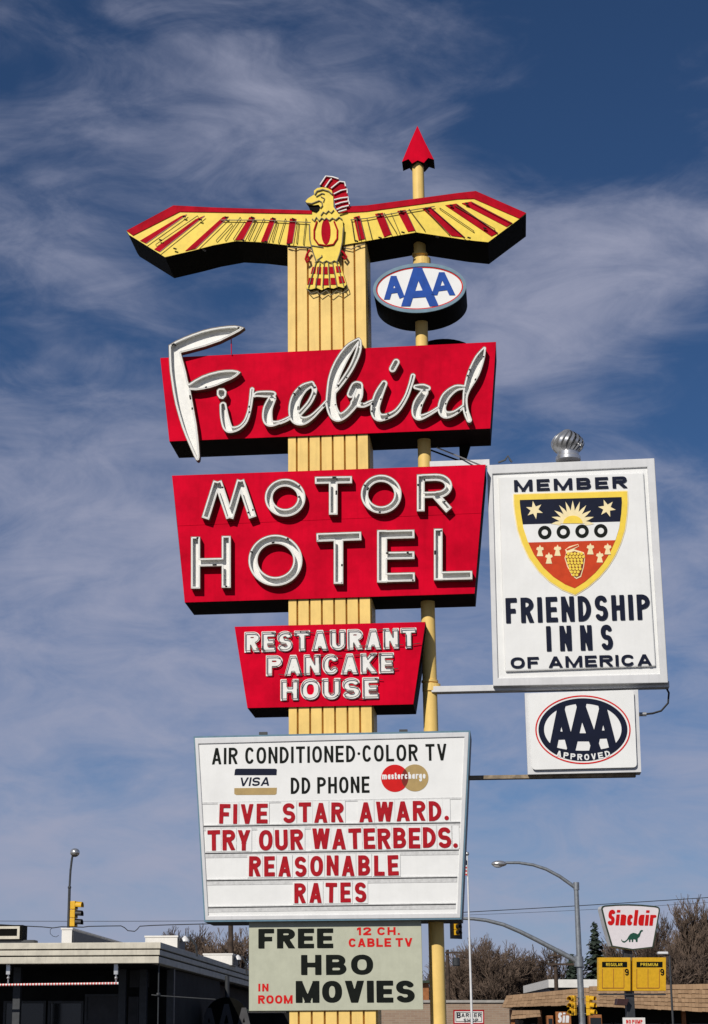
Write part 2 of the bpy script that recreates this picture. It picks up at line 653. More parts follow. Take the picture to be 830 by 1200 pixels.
def simplify(p, tol):
    ch = True
    while ch and len(p) > 6:
        ch = False
        out = []
        i = 0
        n = len(p)
        while i < n:
            a, b, c = p[i - 1] if not out else out[-1], p[i], p[(i + 1) % n]
            l = math.hypot(c[0] - a[0], c[1] - a[1]) + 1e-12
            d = abs((c[0] - a[0]) * (b[1] - a[1]) - (c[1] - a[1]) * (b[0] - a[0])) / l
            if d < tol and i < n - 1 and l < tol * 90:
                out.append(c)
                i += 2
                ch = True
            else:
                out.append(b)
                i += 1
        if len(out) >= n:
            break
        p = out
    return p


def outline(prims, levels, cell, pad):
    xs_, ys_ = [], []
    for p in prims:
        if p[0] in ('stroke', 'poly'):
            for q in p[1]:
                r = q[2] if len(q) > 2 else 0
                xs_ += [q[0] - r, q[0] + r]; ys_ += [q[1] - r, q[1] + r]
        elif p[0] == 'bar':
            xs_ += [p[1] - p[5], p[1] + p[5], p[3] - p[5], p[3] + p[5]]
            ys_ += [p[2] - p[5], p[2] + p[5], p[4] - p[5], p[4] + p[5]]
    xs = np.arange(min(xs_) - pad, max(xs_) + pad + cell, cell)
    ys = np.arange(min(ys_) - pad, max(ys_) + pad + cell, cell)
    X, Y = np.meshgrid(xs, ys)
    D = sdf(prims, X, Y)
    return [contour(D, xs, ys, lv) for lv in levels]


# ------------------------------------------------------------------ a plain stroke alphabet
def ell(cx, cy, rx, ry, a0, a1, r, n=18, e=2.0):
    o = []
    for i in range(n + 1):
        a = R(a0 + (a1 - a0) * i / n)
        c, s_ = math.cos(a), math.sin(a)
        o.append((cx + rx * math.copysign(abs(c) ** (2 / e), c), cy + ry * math.copysign(abs(s_) ** (2 / e), s_), r))
    return ('stroke', o)


RELW = {'I': 0, 'M': 1.28, 'W': 1.38, '.': 0, '·': 0, 'O': 1.08, 'Q': 1.05, 'L': 0.88, 'E': 0.9, 'F': 0.88, 'V': 1.05, 'A': 1.08,
        'i': 0, 'l': 0, 'm': 1.45, 'r': 0.7, 't': 0.62, '1': 0.5, 'J': .85}


def glyph(c, W, H, t):
    h = t / 2
    e = 2.35
    B = []
    bar = lambda x0, y0, x1, y1, k=h: B.append(('bar', x0, y0, x1, y1, k))
    st = lambda *p: B.append(('stroke', [(x, y, h) for x, y in p]))
    dg = lambda x0, y0, x1, y1, k=h: bar(x0 - (x1 - x0) * .15, y0 - (y1 - y0) * .15, x1 + (x1 - x0) * .15, y1 + (y1 - y0) * .15, k)
    clip = ('clip', 0, W, 0, H)
    xh = 0.70 * H

    def bowl(y0, y1, x1=None):
        x1 = W if x1 is None else x1
        ry = (y1 - y0) / 2 - h
        rx = min(ry, x1 * 0.55)
        bar(h, y1 - h, x1 - h - rx, y1 - h); bar(h, y0 + h, x1 - h - rx, y0 + h)
        B.append(ell(x1 - h - rx, (y0 + y1) / 2, rx, ry, -90, 90, h))
    if c == 'A':
        dg(h * 1.05, 0, W / 2, H); dg(W - h * 1.05, 0, W / 2, H); bar(W * .2, H * .28, W * .8, H * .28, h * .9); B.append(clip)
    elif c == 'B':
        bar(h, 0, h, H); bowl(H / 2 - h * .8, H, W * .95); bowl(0, H / 2 + h * .8)
    elif c == 'C':
        B.append(ell(W / 2, H / 2, W / 2 - h, H / 2 - h, 42, 318, h, 26, e))
    elif c == 'D':
        bar(h, 0, h, H); bowl(0, H)
    elif c == 'E':
        bar(h, 0, h, H); bar(0, h, W, h); bar(0, H - h, W, H - h); bar(0, H / 2, W * .92, H / 2)
    elif c == 'F':
        bar(h, 0, h, H); bar(0, H - h, W, H - h); bar(0, H * .48, W * .88, H * .48)
    elif c == 'G':
        B.append(ell(W / 2, H / 2, W / 2 - h, H / 2 - h, 42, 340, h, 26, e)); bar(W * .55, H * .42, W, H * .42); bar(W - h, 0.05 * H, W - h, H * .42 + h)
    elif c == 'H':
        bar(h, 0, h, H); bar(W - h, 0, W - h, H); bar(0, H / 2, W, H / 2)
    elif c == 'I':
        bar(h, 0, h, H)
    elif c == 'K':
        bar(h, 0, h, H); dg(h, H * .38, W - h * .9, H); dg(W * .3, H * .55, W - h * .8, 0); B.append(clip)
    elif c == 'L':
        bar(h, 0, h, H); bar(0, h, W, h)
    elif c == 'M':
        bar(h, 0, h, H); bar(W - h, 0, W - h, H); dg(h, H, W / 2, h * .6, h * .8); dg(W - h, H, W / 2, h * .6, h * .8); B.append(clip)
    elif c == 'N':
        bar(h, 0, h, H); bar(W - h, 0, W - h, H); dg(h * 1.0, H, W - h * 1.0, 0, h * .8); B.append(clip)
    elif c in 'O0':
        B.append(ell(W / 2, H / 2, W / 2 - h, H / 2 - h, 0, 360, h, 36, e))
    elif c == 'P':
        bar(h, 0, h, H); bowl(H * .42, H)
    elif c == 'R':
        bar(h, 0, h, H); bowl(H * .44, H); dg(W * .48, H * .5, W - h * 1.0, 0); B.append(('clip', 0, W * 1.02, 0, H))
    elif c in 'Ss':
        q = xh if c == 's' else H
        r1, r2 = q * .26 - h * .55, q * .27 - h * .45
        r1, r2 = (q / 2 - h) / 2, (q / 2 - h) / 2
        a = ell(W / 2, q - h - r1, W / 2 - h * 1.05, r1, 32, 270, h, 18, 2.2)[1]
        b = ell(W / 2, h + r2, W / 2 - h, r2, 90, -148, h, 18, 2.2)[1]
        B.append(('stroke', a + b[1:]))
    elif c == 'T':
        bar(W / 2, 0, W / 2, H); bar(0, H - h, W, H - h)
    elif c == 'U':
        r = W / 2 - h
        bar(h, r + h, h, H); bar(W - h, r + h, W - h, H); B.append(ell(W / 2, r + h, r, r, 180, 360, h))
    elif c == 'V':
        dg(h * 1.05, H, W / 2, 0); dg(W - h * 1.05, H, W / 2, 0); B.append(clip)
    elif c == 'W':
        dg(h, H, W * .28, 0); dg(W * .5, H, W * .28, 0); dg(W * .5, H, W * .72, 0); dg(W - h, H, W * .72, 0); B.append(clip)
    elif c == 'Y':
        bar(W / 2, 0, W / 2, H * .45); dg(h, H, W / 2, H * .4); dg(W - h, H, W / 2, H * .4); B.append(('clip', 0, W, 0, H))
    elif c in '.·':
        y = h * 1.15 if c == '.' else H / 2
        B.append(('stroke', [(h, y, h * 1.1), (h + 1e-4, y, h * 1.1)]))
    elif c == '1':
        bar(W - h, 0, W - h, H); dg(W - h, H - h * .6, 0, H * .72); B.append(clip)
    elif c == '2':
        a = ell(W / 2, H * .70, W / 2 - h, H * .30 - h, 165, -25, h)[1]
        B.append(('stroke', a + [(h, h, h)])); bar(0, h, W, h); B.append(clip)
    elif c == '9':
        B.append(ell(W / 2, H * .68, W / 2 - h, H * .32 - h, 0, 360, h, 26)); a = ell(W / 2, H * .36, W / 2 - h, H * .36 - h, 0, -140, h)[1]
        B.append(('stroke', [(W - h, H * .68, h)] + a))
    elif c == 'i':
        bar(h, 0, h, xh); bar(h, H * .82, h, H * .99)
    elif c == 'l':
        bar(h, 0, h, H * 1.0)
    elif c == 'n':
        bar(h, 0, h, xh); r = W / 2 - h; bar(W - h, 0, W - h, xh - r - h); B.append(ell(W / 2, xh - r - h, r, r, 0, 180, h))
    elif c == 'h':
        bar(h, 0, h, H); r = W / 2 - h; bar(W - h, 0, W - h, xh - r - h); B.append(ell(W / 2, xh - r - h, r, r, 0, 180, h))
    elif c == 'm':
        bar(h, 0, h, xh); r = (W / 2 - h) / 2
        for k in (0, 1):
            cx = h + r + k * 2 * r
            bar(cx + r, 0, cx + r, xh - r - h); B.append(ell(cx, xh - r - h, r, r, 0, 180, h))
    elif c == 'r':
        bar(h, 0, h, xh); B.append(ell(W, xh - W * .6, W - h, W * .6 - h, 95, 180, h))
    elif c == 'c':
        B.append(ell(W / 2, xh / 2, W / 2 - h, xh / 2 - h, 45, 315, h, 22, e))
    elif c == 'e':
        B.append(ell(W / 2, xh / 2, W / 2 - h, xh / 2 - h, 0, 318, h, 22, e)); bar(h, xh / 2, W - h * .6, xh / 2, h * .8)
    elif c == 'a':
        bar(W - h, 0, W - h, xh); B.append(ell(W / 2, xh / 2, W / 2 - h, xh / 2 - h, 0, 360, h, 26, e))
    elif c == 'g':
        bar(W - h, -H * .18, W - h, xh); B.append(ell(W / 2, xh / 2, W / 2 - h, xh / 2 - h, 0, 360, h, 26, e))
        B.append(ell(W / 2, -H * .16, W / 2 - h, H * .14, 180, 360, h))
    elif c == 't':
        bar(W * .4, 0, W * .4, H * .92); bar(0, xh - h, W, xh - h); bar(W * .4, h, W, h)
    return B


GC = {}


def glyph_loops(c, W, H, t, xs=1.0):
    if xs != 1.0:
        return [[(x * xs, y) for x, y in l] for l in glyph_loops(c, W / xs, H, t)]
    k = (c, round(W / H, 2), round(t / H, 3))
    if k not in GC:
        Wn, tn = W / H, t / H
        GC[k] = outline(glyph(c, Wn, 1.0, tn), [0], 0.028, 0.08)[0]
    return [[(x * H, y * H) for x, y in lp] for lp in GC[k]]


def layout(s, x0, z0, x1, z1, weight, gap, space, shear=0.0, xs=1.0):
    """letters of s fitted into the box; yields (char, loops)"""
    H = z1 - z0
    t = weight * H
    wid = lambda c: RELW.get(c, 0.8 if c.islower() else 1.0)
    n = len(s)
    rel = sum(space if c == ' ' else wid(c) for c in s)
    nt_ = sum(1 for c in s if c != ' ' and wid(c) == 0)
    ng = sum(1 for a, b in zip(s[:-1], s[1:]) if a != ' ' and b != ' ')
    u = (x1 - x0 - shear * H - nt_ * t * xs) / (rel + ng * gap)
    x = x0
    for i, c in enumerate(s):
        if c == ' ':
            x += space * u
            continue
        w = wid(c) * u if wid(c) else t * xs
        lp = glyph_loops(c, w, H, t, xs)
        yield c, [[(x + a + shear * b, z0 + b) for a, b in l] for l in lp], t
        x += w + (gap * u if i + 1 < n and s[i + 1] != ' ' else 0)


def text(s, fr, bl, tr, Y, thick, m, parent, weight=0.17, gap=0.28, space=0.6, each=False, shear=0.0, xs=1.0, name=None, label=None, sink=0.004):
    x0, z0 = fr.P(bl[0], bl[1], Y)
    x1, z1 = fr.P(tr[0], tr[1], Y)
    mb = MB()
    obs = []
    for c, lps, t in layout(s, x0, z0, x1, z1, weight, gap, space, shear, xs):
        if not lps:
            continue
        if each:
            q = MB().prism(lps, Y - thick, Y + sink)
            obs.append((q.build(name or 'letter', m, parent), lps, t))
        else:
            mb.prism(lps, Y - thick, Y + sink)
    if not each:
        return mb.build(name or 'lettering', m, parent, label=label)
    return obs


def pl(fr, pts, Y):
    return [fr.P(p[0], p[1], Y) for p in pts]


def ellipse_px(cx, cy, rx, ry, n=64, tilt=0.0):
    return [(cx + rx * math.cos(2 * PI * i / n), cy + ry * math.sin(2 * PI * i / n) + tilt * rx * math.cos(2 * PI * i / n)) for i in range(n)]


def ell_plane(fr, Y, cx, cy, rx_px, ry_px, n=72):
    """true ellipse in the plane from a pixel centre and pixel radii"""
    X, Z = fr.P(cx, cy, Y)
    a = abs(fr.P(cx + rx_px, cy, Y)[0] - X)
    b = abs(fr.P(cx, cy - ry_px, Y)[1] - Z)
    return [(X + a * math.cos(2 * PI * i / n), Z + b * math.sin(2 * PI * i / n)) for i in range(n)]


# ------------------------------------------------------------------ the setting: ground and roads
g = MB()
g.box(-900, 900, -400, 1600, -0.5, 0.0)
g.solo('ground', DIRT, WF, (0, 0, 0), kind='structure')
MB().box(-90, 90, -30, 64, -0.01, 0.03).solo('parking_lot', ASPH, WF, (0, 0, 0), kind='structure')
MB().box(-300, 300, 66, 80, 0.004, 0.02).solo('road', ASPH, WF, (0, 0, 0), kind='structure')
MB().box(-300, 300, 65.7, 66, 0.0, 0.14).solo('kerb', CONC, WF, (0, 0, 0), kind='structure')
ln = MB()
for k in range(-40, 40):
    ln.box(k * 6.0, k * 6.0 + 3.0, 72.93, 73.07, 0.0, 0.024)
ln.solo('road_marking', PAINTL, WF, (0, 0, 0), kind='structure')

# ------------------------------------------------------------------ yellow fluted pylon
PY0, PY1 = 0.035, 0.845
xl = SG.P(337.6, 600, PY0)[0]
xr = SG.P(434.2, 600, PY0)[0]
ztop = SG.P(385, 262, PY0)[1]
pyl = thing('sign_pylon', 'cream yellow fluted square pylon that carries the red sign boxes', 'pylon', SG, (0, 0.44, 0))
MB().box(xl, xr, PY0 + 0.075, PY1, 0, ztop).build('core', YEL, pyl)
ws = (xr - xl - 0.45 * (xr - xl) / 7) / 6.55
edges = [xl]
w7 = (xr - xl) / 6.8
edges = [xl, xl + 0.8 * w7] + [xl + (0.8 + k) * w7 for k in range(1, 7)]
mb = MB()
for a, b in zip(edges[:-1], edges[1:]):
    mb.box(a + 0.004, b - 0.022, PY0, PY0 + 0.08, 0, ztop - 0.02)
mb.build('fluted_front', YEL, pyl, bevel=0.006)
MB().box(xl - 0.35, xr + 0.35, -0.25, 1.15, 0, 0.25).build('footing', CONC, pyl, bevel=0.02)

# ------------------------------------------------------------------ round pole with red arrow tip
PYC = 0.45
pt_top = SG.P(490, 196, PYC)
pb = SG.P(513.5, 1150, PYC)
pole = thing('sign_pole', 'tall round yellow pole tipped with a red arrowhead', 'pole', SG, (pb[0], PYC, 0))
mb = MB()
mb.tube([(pb[0], PYC, 0), (pt_top[0], PYC, 8), (pt_top[0], PYC, pt_top[1] + 0.1)], 0.118, 24, r1=0.093)
for z in (SG.P(504, 800, PYC)[1], SG.P(500, 560, PYC)[1], SG.P(490, 300, PYC)[1]):
    xx = pb[0] + (pt_top[0] - pb[0]) * min(1, z / 8)
    mb.tube([(xx, PYC, z), (xx, PYC, z + 0.03)], 0.125, 24)
mb.build('shaft', YEL, pole, smooth=True)
AY = PYC - 0.16
ap = pl(SG, T(340, 130, .3614, [(413, 48), (437, 100), (467, 158), (448, 152), (434, 168), (414, 160), (396, 170), (384, 156), (363, 165), (390, 100)]), AY)
MB().prism(ap, AY, AY + 0.34, 0, 1).build('arrowhead', [RED, DRED], pole)
MB().tube([(pb[0], PYC, SG.P(500, 806, PYC)[1] - 0.06), (pb[0], PYC, SG.P(500, 806, PYC)[1] + 0.05)], 0.135, 20).build('pipe_clamp', YEL, pole)
# dark leftovers of an old bracket behind the script sign
fin = pl(SG, [(537, 490), (556, 490), (551.5, 522), (545, 543.5), (539, 543.5)], 0.80)
MB().prism(fin, 0.80, 0.86).build('bracket_plate', BLACK, pole)
hood = ell_plane(SG, 0.70, 519, 424, 44, 27, 40)
MB().prism(hood, 0.70, 0.84).build('bracket_hood', BLACK, pole)
MB().box(pb[0], SG.P(520, 424, 0.77)[0], 0.72, 0.80, SG.P(510, 436, 0.77)[1], SG.P(510, 428, 0.77)[1]).build('bracket_arm', BLACK, pole)


# ------------------------------------------------------------------ sign boxes
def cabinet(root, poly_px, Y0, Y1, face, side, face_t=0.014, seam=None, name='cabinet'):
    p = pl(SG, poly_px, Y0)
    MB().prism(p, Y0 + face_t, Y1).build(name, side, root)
    if seam:
        (a, b) = pl(SG, seam, Y0)
        up = lambda X: a[1] + (b[1] - a[1]) * (X - a[0]) / (b[0] - a[0])
        top = [q for q in p if q[1] > up(q[0])]
        bot = [q for q in p if q[1] <= up(q[0])]
        MB().prism([top[0], top[1], b, a], Y0, Y0 + face_t).build('face_panel', face, root)
        MB().prism([(a[0], a[1] - .006), (b[0], b[1] - .006)] + bot, Y0 - 0.003, Y0 + face_t).build('face_panel', face, root)
    else:
        MB().prism(p, Y0, Y0 + face_t).build('face_panel', face, root)
    return p


def channel_letter(root, prims, Yf, depth, wall, tube_in, tube_r, name='letter', blocks=2, cell=0.35, blk=True):
    """open pan letter with a glass tube round its rim; prims in photograph pixels"""
    l0, l1, l2, l3 = outline(prims, [0, -wall * 0.45, -wall, -tube_in], cell, 3)
    Y1 = Yf - depth
    q = MB()
    C = lambda ls, Y: [pl(SG, l, Y) for l in ls]
    A, B_, I = C(l0, Y1), C(l1, Y1), C(l2, Y1)
    # floor, outer wall, inner wall
    q.prism(A, Yf - 0.018, Yf + 0.004, 1, 2)
    q.prism(A + B_, Y1, Yf - 0.018, 0, 2)
    q.prism(B_ + I, Y1 + 0.004, Yf - 0.018, 1, 1)
    o = q.build(name, [CHAN, WPAN, CHAN], root)
    tb = MB()
    yt = Y1 + 0.010
    for lp in l3:
        if len(lp) < 6:
            continue
        P3 = [(x, yt, z) for x, z in pl(SG, lp, Y1)]
        P3 = resample(P3, 0.05)
        tb.tube(P3, tube_r, 6, True)
        if blk and blocks:
            per = sum((Vector(P3[i]) - Vector(P3[i - 1])).length for i in range(n_of(P3)))
            n = n_of(P3)
            for _ in range(max(0, min(blocks, int(per / 0.9)))):
                i = random.randrange(n)
                k = [P3[(i + d) % n] for d in range(random.choice((2, 2, 3)))]
                tb.tube(k, tube_r * 1.25, 6, False, 1)
                p = Vector(k[0])
                tb.tube([p, (p.x + 0.004, Yf - 0.015, p.z - 0.003)], tube_r * 0.8, 5, False, 1)
    tb.build('neon_tube', [GLASS, BLOCK], o, smooth=True)
    return o


def n_of(p):
    return len(p)


def resample(P3, step):
    out = []
    n = len(P3)
    for i in range(n):
        a, b = Vector(P3[i]), Vector(P3[(i + 1) % n])
        m = max(1, int((b - a).length / step))
        for k in range(m):
            out.append(tuple(a + (b - a) * k / m))
    return out


# --- the script sign
fb = thing('hotel_name_sign', 'red box sign with the big white neon script word Firebird', 'sign', SG, (0.0, 0.44, SG.P(388, 517, 0)[1]))
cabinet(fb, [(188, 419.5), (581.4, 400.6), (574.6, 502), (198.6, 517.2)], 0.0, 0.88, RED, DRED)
CH_D = 0.115
Fp = T(190, 375, .1417, [(53, 207), (110, 172), (180, 140), (250, 112), (330, 85), (400, 67), (480, 53), (545, 46), (600, 43), (645, 50), (685, 62), (645, 92), (600, 117), (480, 177),
                        (350, 222), (240, 252), (158, 272), (178, 345), (200, 425), (215, 500), (222, 522), (270, 490), (330, 458), (390, 436), (460, 418), (520, 410), (580, 408), (625, 415), (655, 432), (620, 465), (580, 490), (460, 542), (400, 562),
                        (340, 575), (280, 583), (237, 580), (252, 660), (270, 760), (288, 860), (300, 960), (308, 1050), (313, 1130), (308, 1155), (295, 1165), (280, 1158), (262, 1125),
                        (220, 1030), (190, 960), (160, 880), (133, 790), (108, 700), (88, 600), (73, 500), (62, 420), (56, 330)])
channel_letter(fb, [('poly', Fp)], -0.02, CH_D, 1.3, 2.1, 0.0115, blocks=5)
# the hyphen-like tick of wire above the panel
t0, t1 = SG.P(271, 392, -0.03), SG.P(271.4, 415, -0.03)
MB().tube([(t0[0], -0.03, t0[1]), (t1[0], -0.03, t1[1])], 0.008, 6).build('letter_stay', RED, fb)
S4 = lambda p: ('stroke', T(250, 420, .1205, p))
S5 = lambda p: ('stroke', T(330, 385, .1325, p))
S6 = lambda p: ('stroke', T(430, 395, .1928, p))


def smooth_stroke(st, n=5):
    q = st[1]
    out = []
    for i in range(len(q) - 1):
        p0, p1, p2, p3 = q[max(i - 1, 0)], q[i], q[i + 1], q[min(i + 2, len(q) - 1)]
        for k in range(n):
            t = k / n
            out.append(tuple(0.5 * (2 * b + (c - a) * t + (2 * a - 5 * b + 4 * c - d) * t * t + (3 * b - a - 3 * c + d) * t ** 3)
                             for a, b, c, d in zip(p0, p1, p2, p3)))
    out.append(tuple(q[-1]))
    return ('stroke', out)


word = [smooth_stroke(s) for s in (
    S4([(95, 455, 36), (108, 560, 45), (135, 660, 48), (175, 690, 36), (250, 672, 26), (315, 605, 24), (355, 480, 22), (378, 300, 24)]),
    S4([(400, 360, 20), (430, 345, 30), (510, 345, 36), (570, 345, 34), (590, 345, 26)]),
    S4([(572, 390, 42), (530, 490, 50), (528, 590, 52), (560, 630, 36), (640, 620, 22), (750, 570, 20)]),
    S5([(-10, 832, 16), (40, 810, 17), (95, 775, 20)]),
    S5([(265, 490, 30), (190, 530, 42), (130, 615, 50), (108, 720, 50), (130, 795, 52), (190, 815, 40), (260, 785, 27), (330, 720, 22), (405, 640, 20)]),
    S5([(265, 490, 28), (292, 545, 25), (255, 640, 25), (195, 715, 25), (140, 770, 26)]),
    S5([(680, 100, 22), (600, 175, 44), (520, 300, 54), (465, 430, 52), (440, 560, 46), (440, 680, 50), (480, 770, 50), (545, 770, 36), (625, 695, 34), (675, 600, 44), (692, 505, 32)]),
    S5([(690, 110, 20), (678, 200, 28), (625, 330, 27), (550, 450, 26), (470, 555, 24)]),
    S5([(690, 495, 30), (650, 505, 38), (612, 580, 36)]),
    S5([(640, 655, 34), (720, 678, 24), (800, 648, 19), (835, 620, 17)]),
    S6([(0, 402, 12), (35, 388, 13)]),
    S6([(105, 282, 22), (72, 350, 30), (50, 430, 30), (65, 480, 30), (110, 485, 22), (180, 450, 18), (235, 370, 16), (265, 290, 16), (280, 235, 17)]),
    S6([(296, 302, 16), (340, 305, 24), (372, 310, 18)]),
    S6([(350, 335, 26), (312, 400, 32), (300, 460, 30), (320, 487, 21), (375, 468, 15), (440, 428, 14)]),
    S6([(600, 305, 14), (540, 310, 22), (480, 360, 28), (455, 430, 27), (475, 470, 26), (530, 462, 18), (590, 418, 14)]),
    S6([(714, 68, 12), (685, 130, 32), (648, 220, 38), (610, 310, 24), (597, 370, 17), (600, 440, 19), (622, 503, 18)]))]
channel_letter(fb, word, -0.02, CH_D, 1.1, 1.75, 0.0105, blocks=16, cell=0.3)
channel_letter(fb, [('poly', T(250, 420, .1205, [(33, 308), (55, 288), (105, 288), (132, 320), (126, 367), (95, 398), (58, 390), (33, 355)]))], -0.02, CH_D, 1.1, 1.75, 0.0105, 'letter_dot', 0, 0.25)
channel_letter(fb, [S6([(156, 192, 23), (178, 152, 23)])], -0.02, CH_D, 1.1, 1.75, 0.0105, 'letter_dot', 0, 0.25)

# --- MOTOR HOTEL
mh = thing('lodging_sign', 'red box sign with white neon letters MOTOR over HOTEL', 'sign', SG, (0.0, 0.44, SG.P(388, 705, 0)[1]))
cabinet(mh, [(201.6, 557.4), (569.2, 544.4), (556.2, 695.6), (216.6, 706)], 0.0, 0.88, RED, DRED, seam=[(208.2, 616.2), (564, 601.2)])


def A5(p): return tuple(T(190, 530, .253, [p])[0])
def A6(p): return tuple(T(380, 510, .265, [p])[0])
def bars(f, s, *bs): return [('bar',) + f(b[:2]) + f(b[2:4]) + (b[4] * s,) for b in bs]


def ring(f, s, cx, cy, rx, ry, r):
    c = f((cx, cy))
    return [ell(c[0], c[1], rx * s, ry * s, 0, 360, r * s, 48)]


a, b = .253, .265
letters = [
    bars(A5, a, (255, 133, 200, 308, 19), (258, 133, 315, 305, 19), (365, 128, 312, 305, 19), (362, 128, 420, 303, 19)),
    ring(A5, a, 570, 210, 76, 70, 19),
    bars(A6, b, (-42, 199, 124, 196, 17), (40, 198, 40, 352, 20)),
    ring(A6, b, 252, 260, 74, 70, 17),
    bars(A6, b, (427, 172, 427, 337, 18), (427, 188, 500, 185, 17), (427, 264, 500, 262, 15), (490, 262, 553, 332, 18))
    + [ell(*A6((500, 224)), 50 * b, 38 * b, -90, 90, 17 * b)],
    bars(A5, a, (155, 390, 155, 632, 22), (297, 386, 297, 628, 22), (150, 510, 300, 507, 20)),
    ring(A5, a, 525, 500, 104, 98, 22),
    bars(A6, b, (-35, 452, 165, 445, 20), (63, 450, 63, 658, 22)),
    bars(A6, b, (256, 418, 256, 652, 23), (240, 440, 400, 436, 20), (245, 533, 400, 530, 18), (240, 630, 402, 626, 21)),
    bars(A6, b, (504, 412, 504, 642, 20), (490, 622, 656, 618, 20)),
]
for p in letters:
    channel_letter(mh, p, -0.02, 0.11, 1.0, 1.7, 0.0115, blocks=3, cell=0.3)

# --- RESTAURANT PANCAKE HOUSE
rs = thing('restaurant_sign', 'small red box sign lettered RESTAURANT PANCAKE HOUSE', 'sign', SG, (0.0, 0.44, SG.P(388, 826, 0)[1]))
Q7 = lambda x, y: (260 + x * .3133, 710 + y * .3133)
cabinet(rs, [Q7(48, 78), Q7(762, 60), Q7(716, 368), Q7(96, 382)], 0.0, 0.88, RED, DRED)
for s, p, q in (('RESTAURANT', (85, 176), (728, 82)), ('PANCAKE', (166, 264), (644, 175)), ('HOUSE', (220, 356), (588, 267))):
    for o, lps, t in text(s, SG, Q7(*p), Q7(*q), 0.0, 0.02, WPAN, rs, 0.25, 0.09, 0.5, each=True, xs=1.15):
        tb = MB()
        for lp in lps[:1]:
            cx = sum(p_[0] for p_ in lp) / len(lp)
            cz = sum(p_[1] for p_ in lp) / len(lp)
            zs = [p_[1] for p_ in lp]
            xs = [p_[0] for p_ in lp]
            P3 = resample([(cx + (x - cx) * 0.86, -0.05, cz + (z - cz) * 0.86) for x, z in lp], 0.04)
            tb.tube(P3, 0.0065, 6, True)
            for _ in range(1):
                i = random.randrange(len(P3))
                k = [P3[(i + d) % len(P3)] for d in range(4)]
                tb.tube(k, 0.0085, 5, False, 1)
                tb.tube([k[0], (k[0][0], -0.01, k[0][2])], 0.008, 5, False, 1)
            if s != 'HOUSE' or cx < 0.9:
                x1 = max(xs)
                zz_ = random.choice((min(zs) + 0.02, max(zs) - 0.03, min(zs) + 0.06))
                tb.tube([(x1 - 0.06, -0.04, zz_), (x1 + 0.06, -0.04, zz_ + random.uniform(-.02, .02))], 0.006, 5, False, 1)
        tb.build('neon_tube', [GTUBE, BLOCK], o, smooth=True)

# ------------------------------------------------------------------ the bird
Z1 = lambda p: T(140, 220, .1446, p)
Z2 = lambda p: T(250, 220, .1446, p)
Z8 = lambda p: T(430, 210, .241, p)
Z7 = lambda p: T(340, 190, .1417, p)
bird = thing('bird_sign', 'red and yellow neon thunderbird with spread wings on top of the pylon', 'sign', SG, (0.0, 0.44, SG.P(388, 290, 0)[1]))
WD = 0.88


def wing(outer, band, stripes, lines, cross):
    p = pl(SG, outer, 0)
    w = MB().prism(p, 0.012, WD)
    wo = w.build('wing', BLACK, bird)
    MB().prism(p, 0.0, 0.012).build('wing_face', BYEL, wo)
    MB().prism(pl(SG, band, 0), -0.016, 0.003).build('leading_edge', FRED, wo)
    for s in stripes:
        MB().prism(pl(SG, s, 0), -0.014, 0.003).build('feather', FRED, wo)
    tb = MB()
    for (x0, y0), (x1, y1) in lines:
        for dx in (-0.9, 0.9) if False else (0,):
            A, B_ = SG.P(x0 + dx, y0, -0.03), SG.P(x1 + dx, y1, -0.03)
            tb.tube([(A[0], 0, A[1]), (A[0], -0.035, A[1]), (B_[0], -0.035, B_[1]), (B_[0], 0, B_[1])], 0.0065, 5)
    for s in stripes:
        q = pl(SG, s, -0.04)
        for i, j in ((1, 2),):
            tb.tube([(q[i][0], -0.04, q[i][1]), (q[j][0], -0.04, q[j][1])], 0.0065, 5, False, 1)
        for i in (0, 3):
            tb.tube([((q[i][0] + q[(i + 1) % 4][0]) / 2 - .02, -0.05, q[i][1]), ((q[i][0] + q[(i + 1) % 4][0]) / 2 + .03, -0.05, q[i][1] - .02)], 0.013, 6, False, 2)
    P3 = [(x, -0.035, z) for x, z in pl(SG, cross, -0.035)]
    tb.tube(P3, 0.008, 5, False, 0)
    # rim of loose wire along the back lower edge
    tb.build('neon_tube', [YGLASS, RGLASS, BLOCK], wo)
    rim = [(x, WD - 0.02, z - 0.015) for x, z in p]
    low_ = sorted(p, key=lambda q: q[0])
    return wo


wl = Z1([(60, 352), (440, 148)]) + Z2([(0, 165), (800, 188)]) + [(372, 247.5), (372, 289)] + Z2([(800, 478), (600, 466), (380, 441), (190, 431), (0, 466)]) + Z1([(600, 508), (370, 562), (80, 382)])
wing(wl, Z1([(60, 350), (440, 146)]) + Z2([(0, 163), (800, 187), (800, 214), (0, 200)]) + Z1([(490, 196), (112, 388)]),
     [Z1([(500, 232), (548, 218), (218, 452), (170, 430)]), Z1([(618, 258), (692, 228), (328, 520), (284, 500)]),
      [(261.6, 254.5), (268.2, 254.0), (229.5, 291.5), (217.5, 294.2)],
      Z2([(295, 240), (338, 243), (242, 425), (182, 426)]), Z2([(466, 248), (508, 250), (436, 443), (388, 438)]), Z2([(622, 252), (674, 255), (642, 448), (594, 458)])],
     [tuple(Z2(q)) for q in ([(220, 240), (95, 420)], [(150, 290), (25, 428)], [(255, 275), (165, 415)], [(352, 270), (285, 415)], [(412, 250), (328, 425)], [(522, 280), (478, 430)], [(585, 250), (528, 440)], [(692, 285), (676, 445)], [(752, 250), (730, 455)])]
     + [tuple(Z1([(635, 228), (295, 462)]))],
     Z2([(60, 262), (400, 262), (800, 282)]))
wr = [(395, 243.2)] + Z8([(0, 131), (440, 71), (530, 61), (775, 168), (590, 306), (490, 296), (240, 258), (0, 300)]) + [(395, 288.2)]
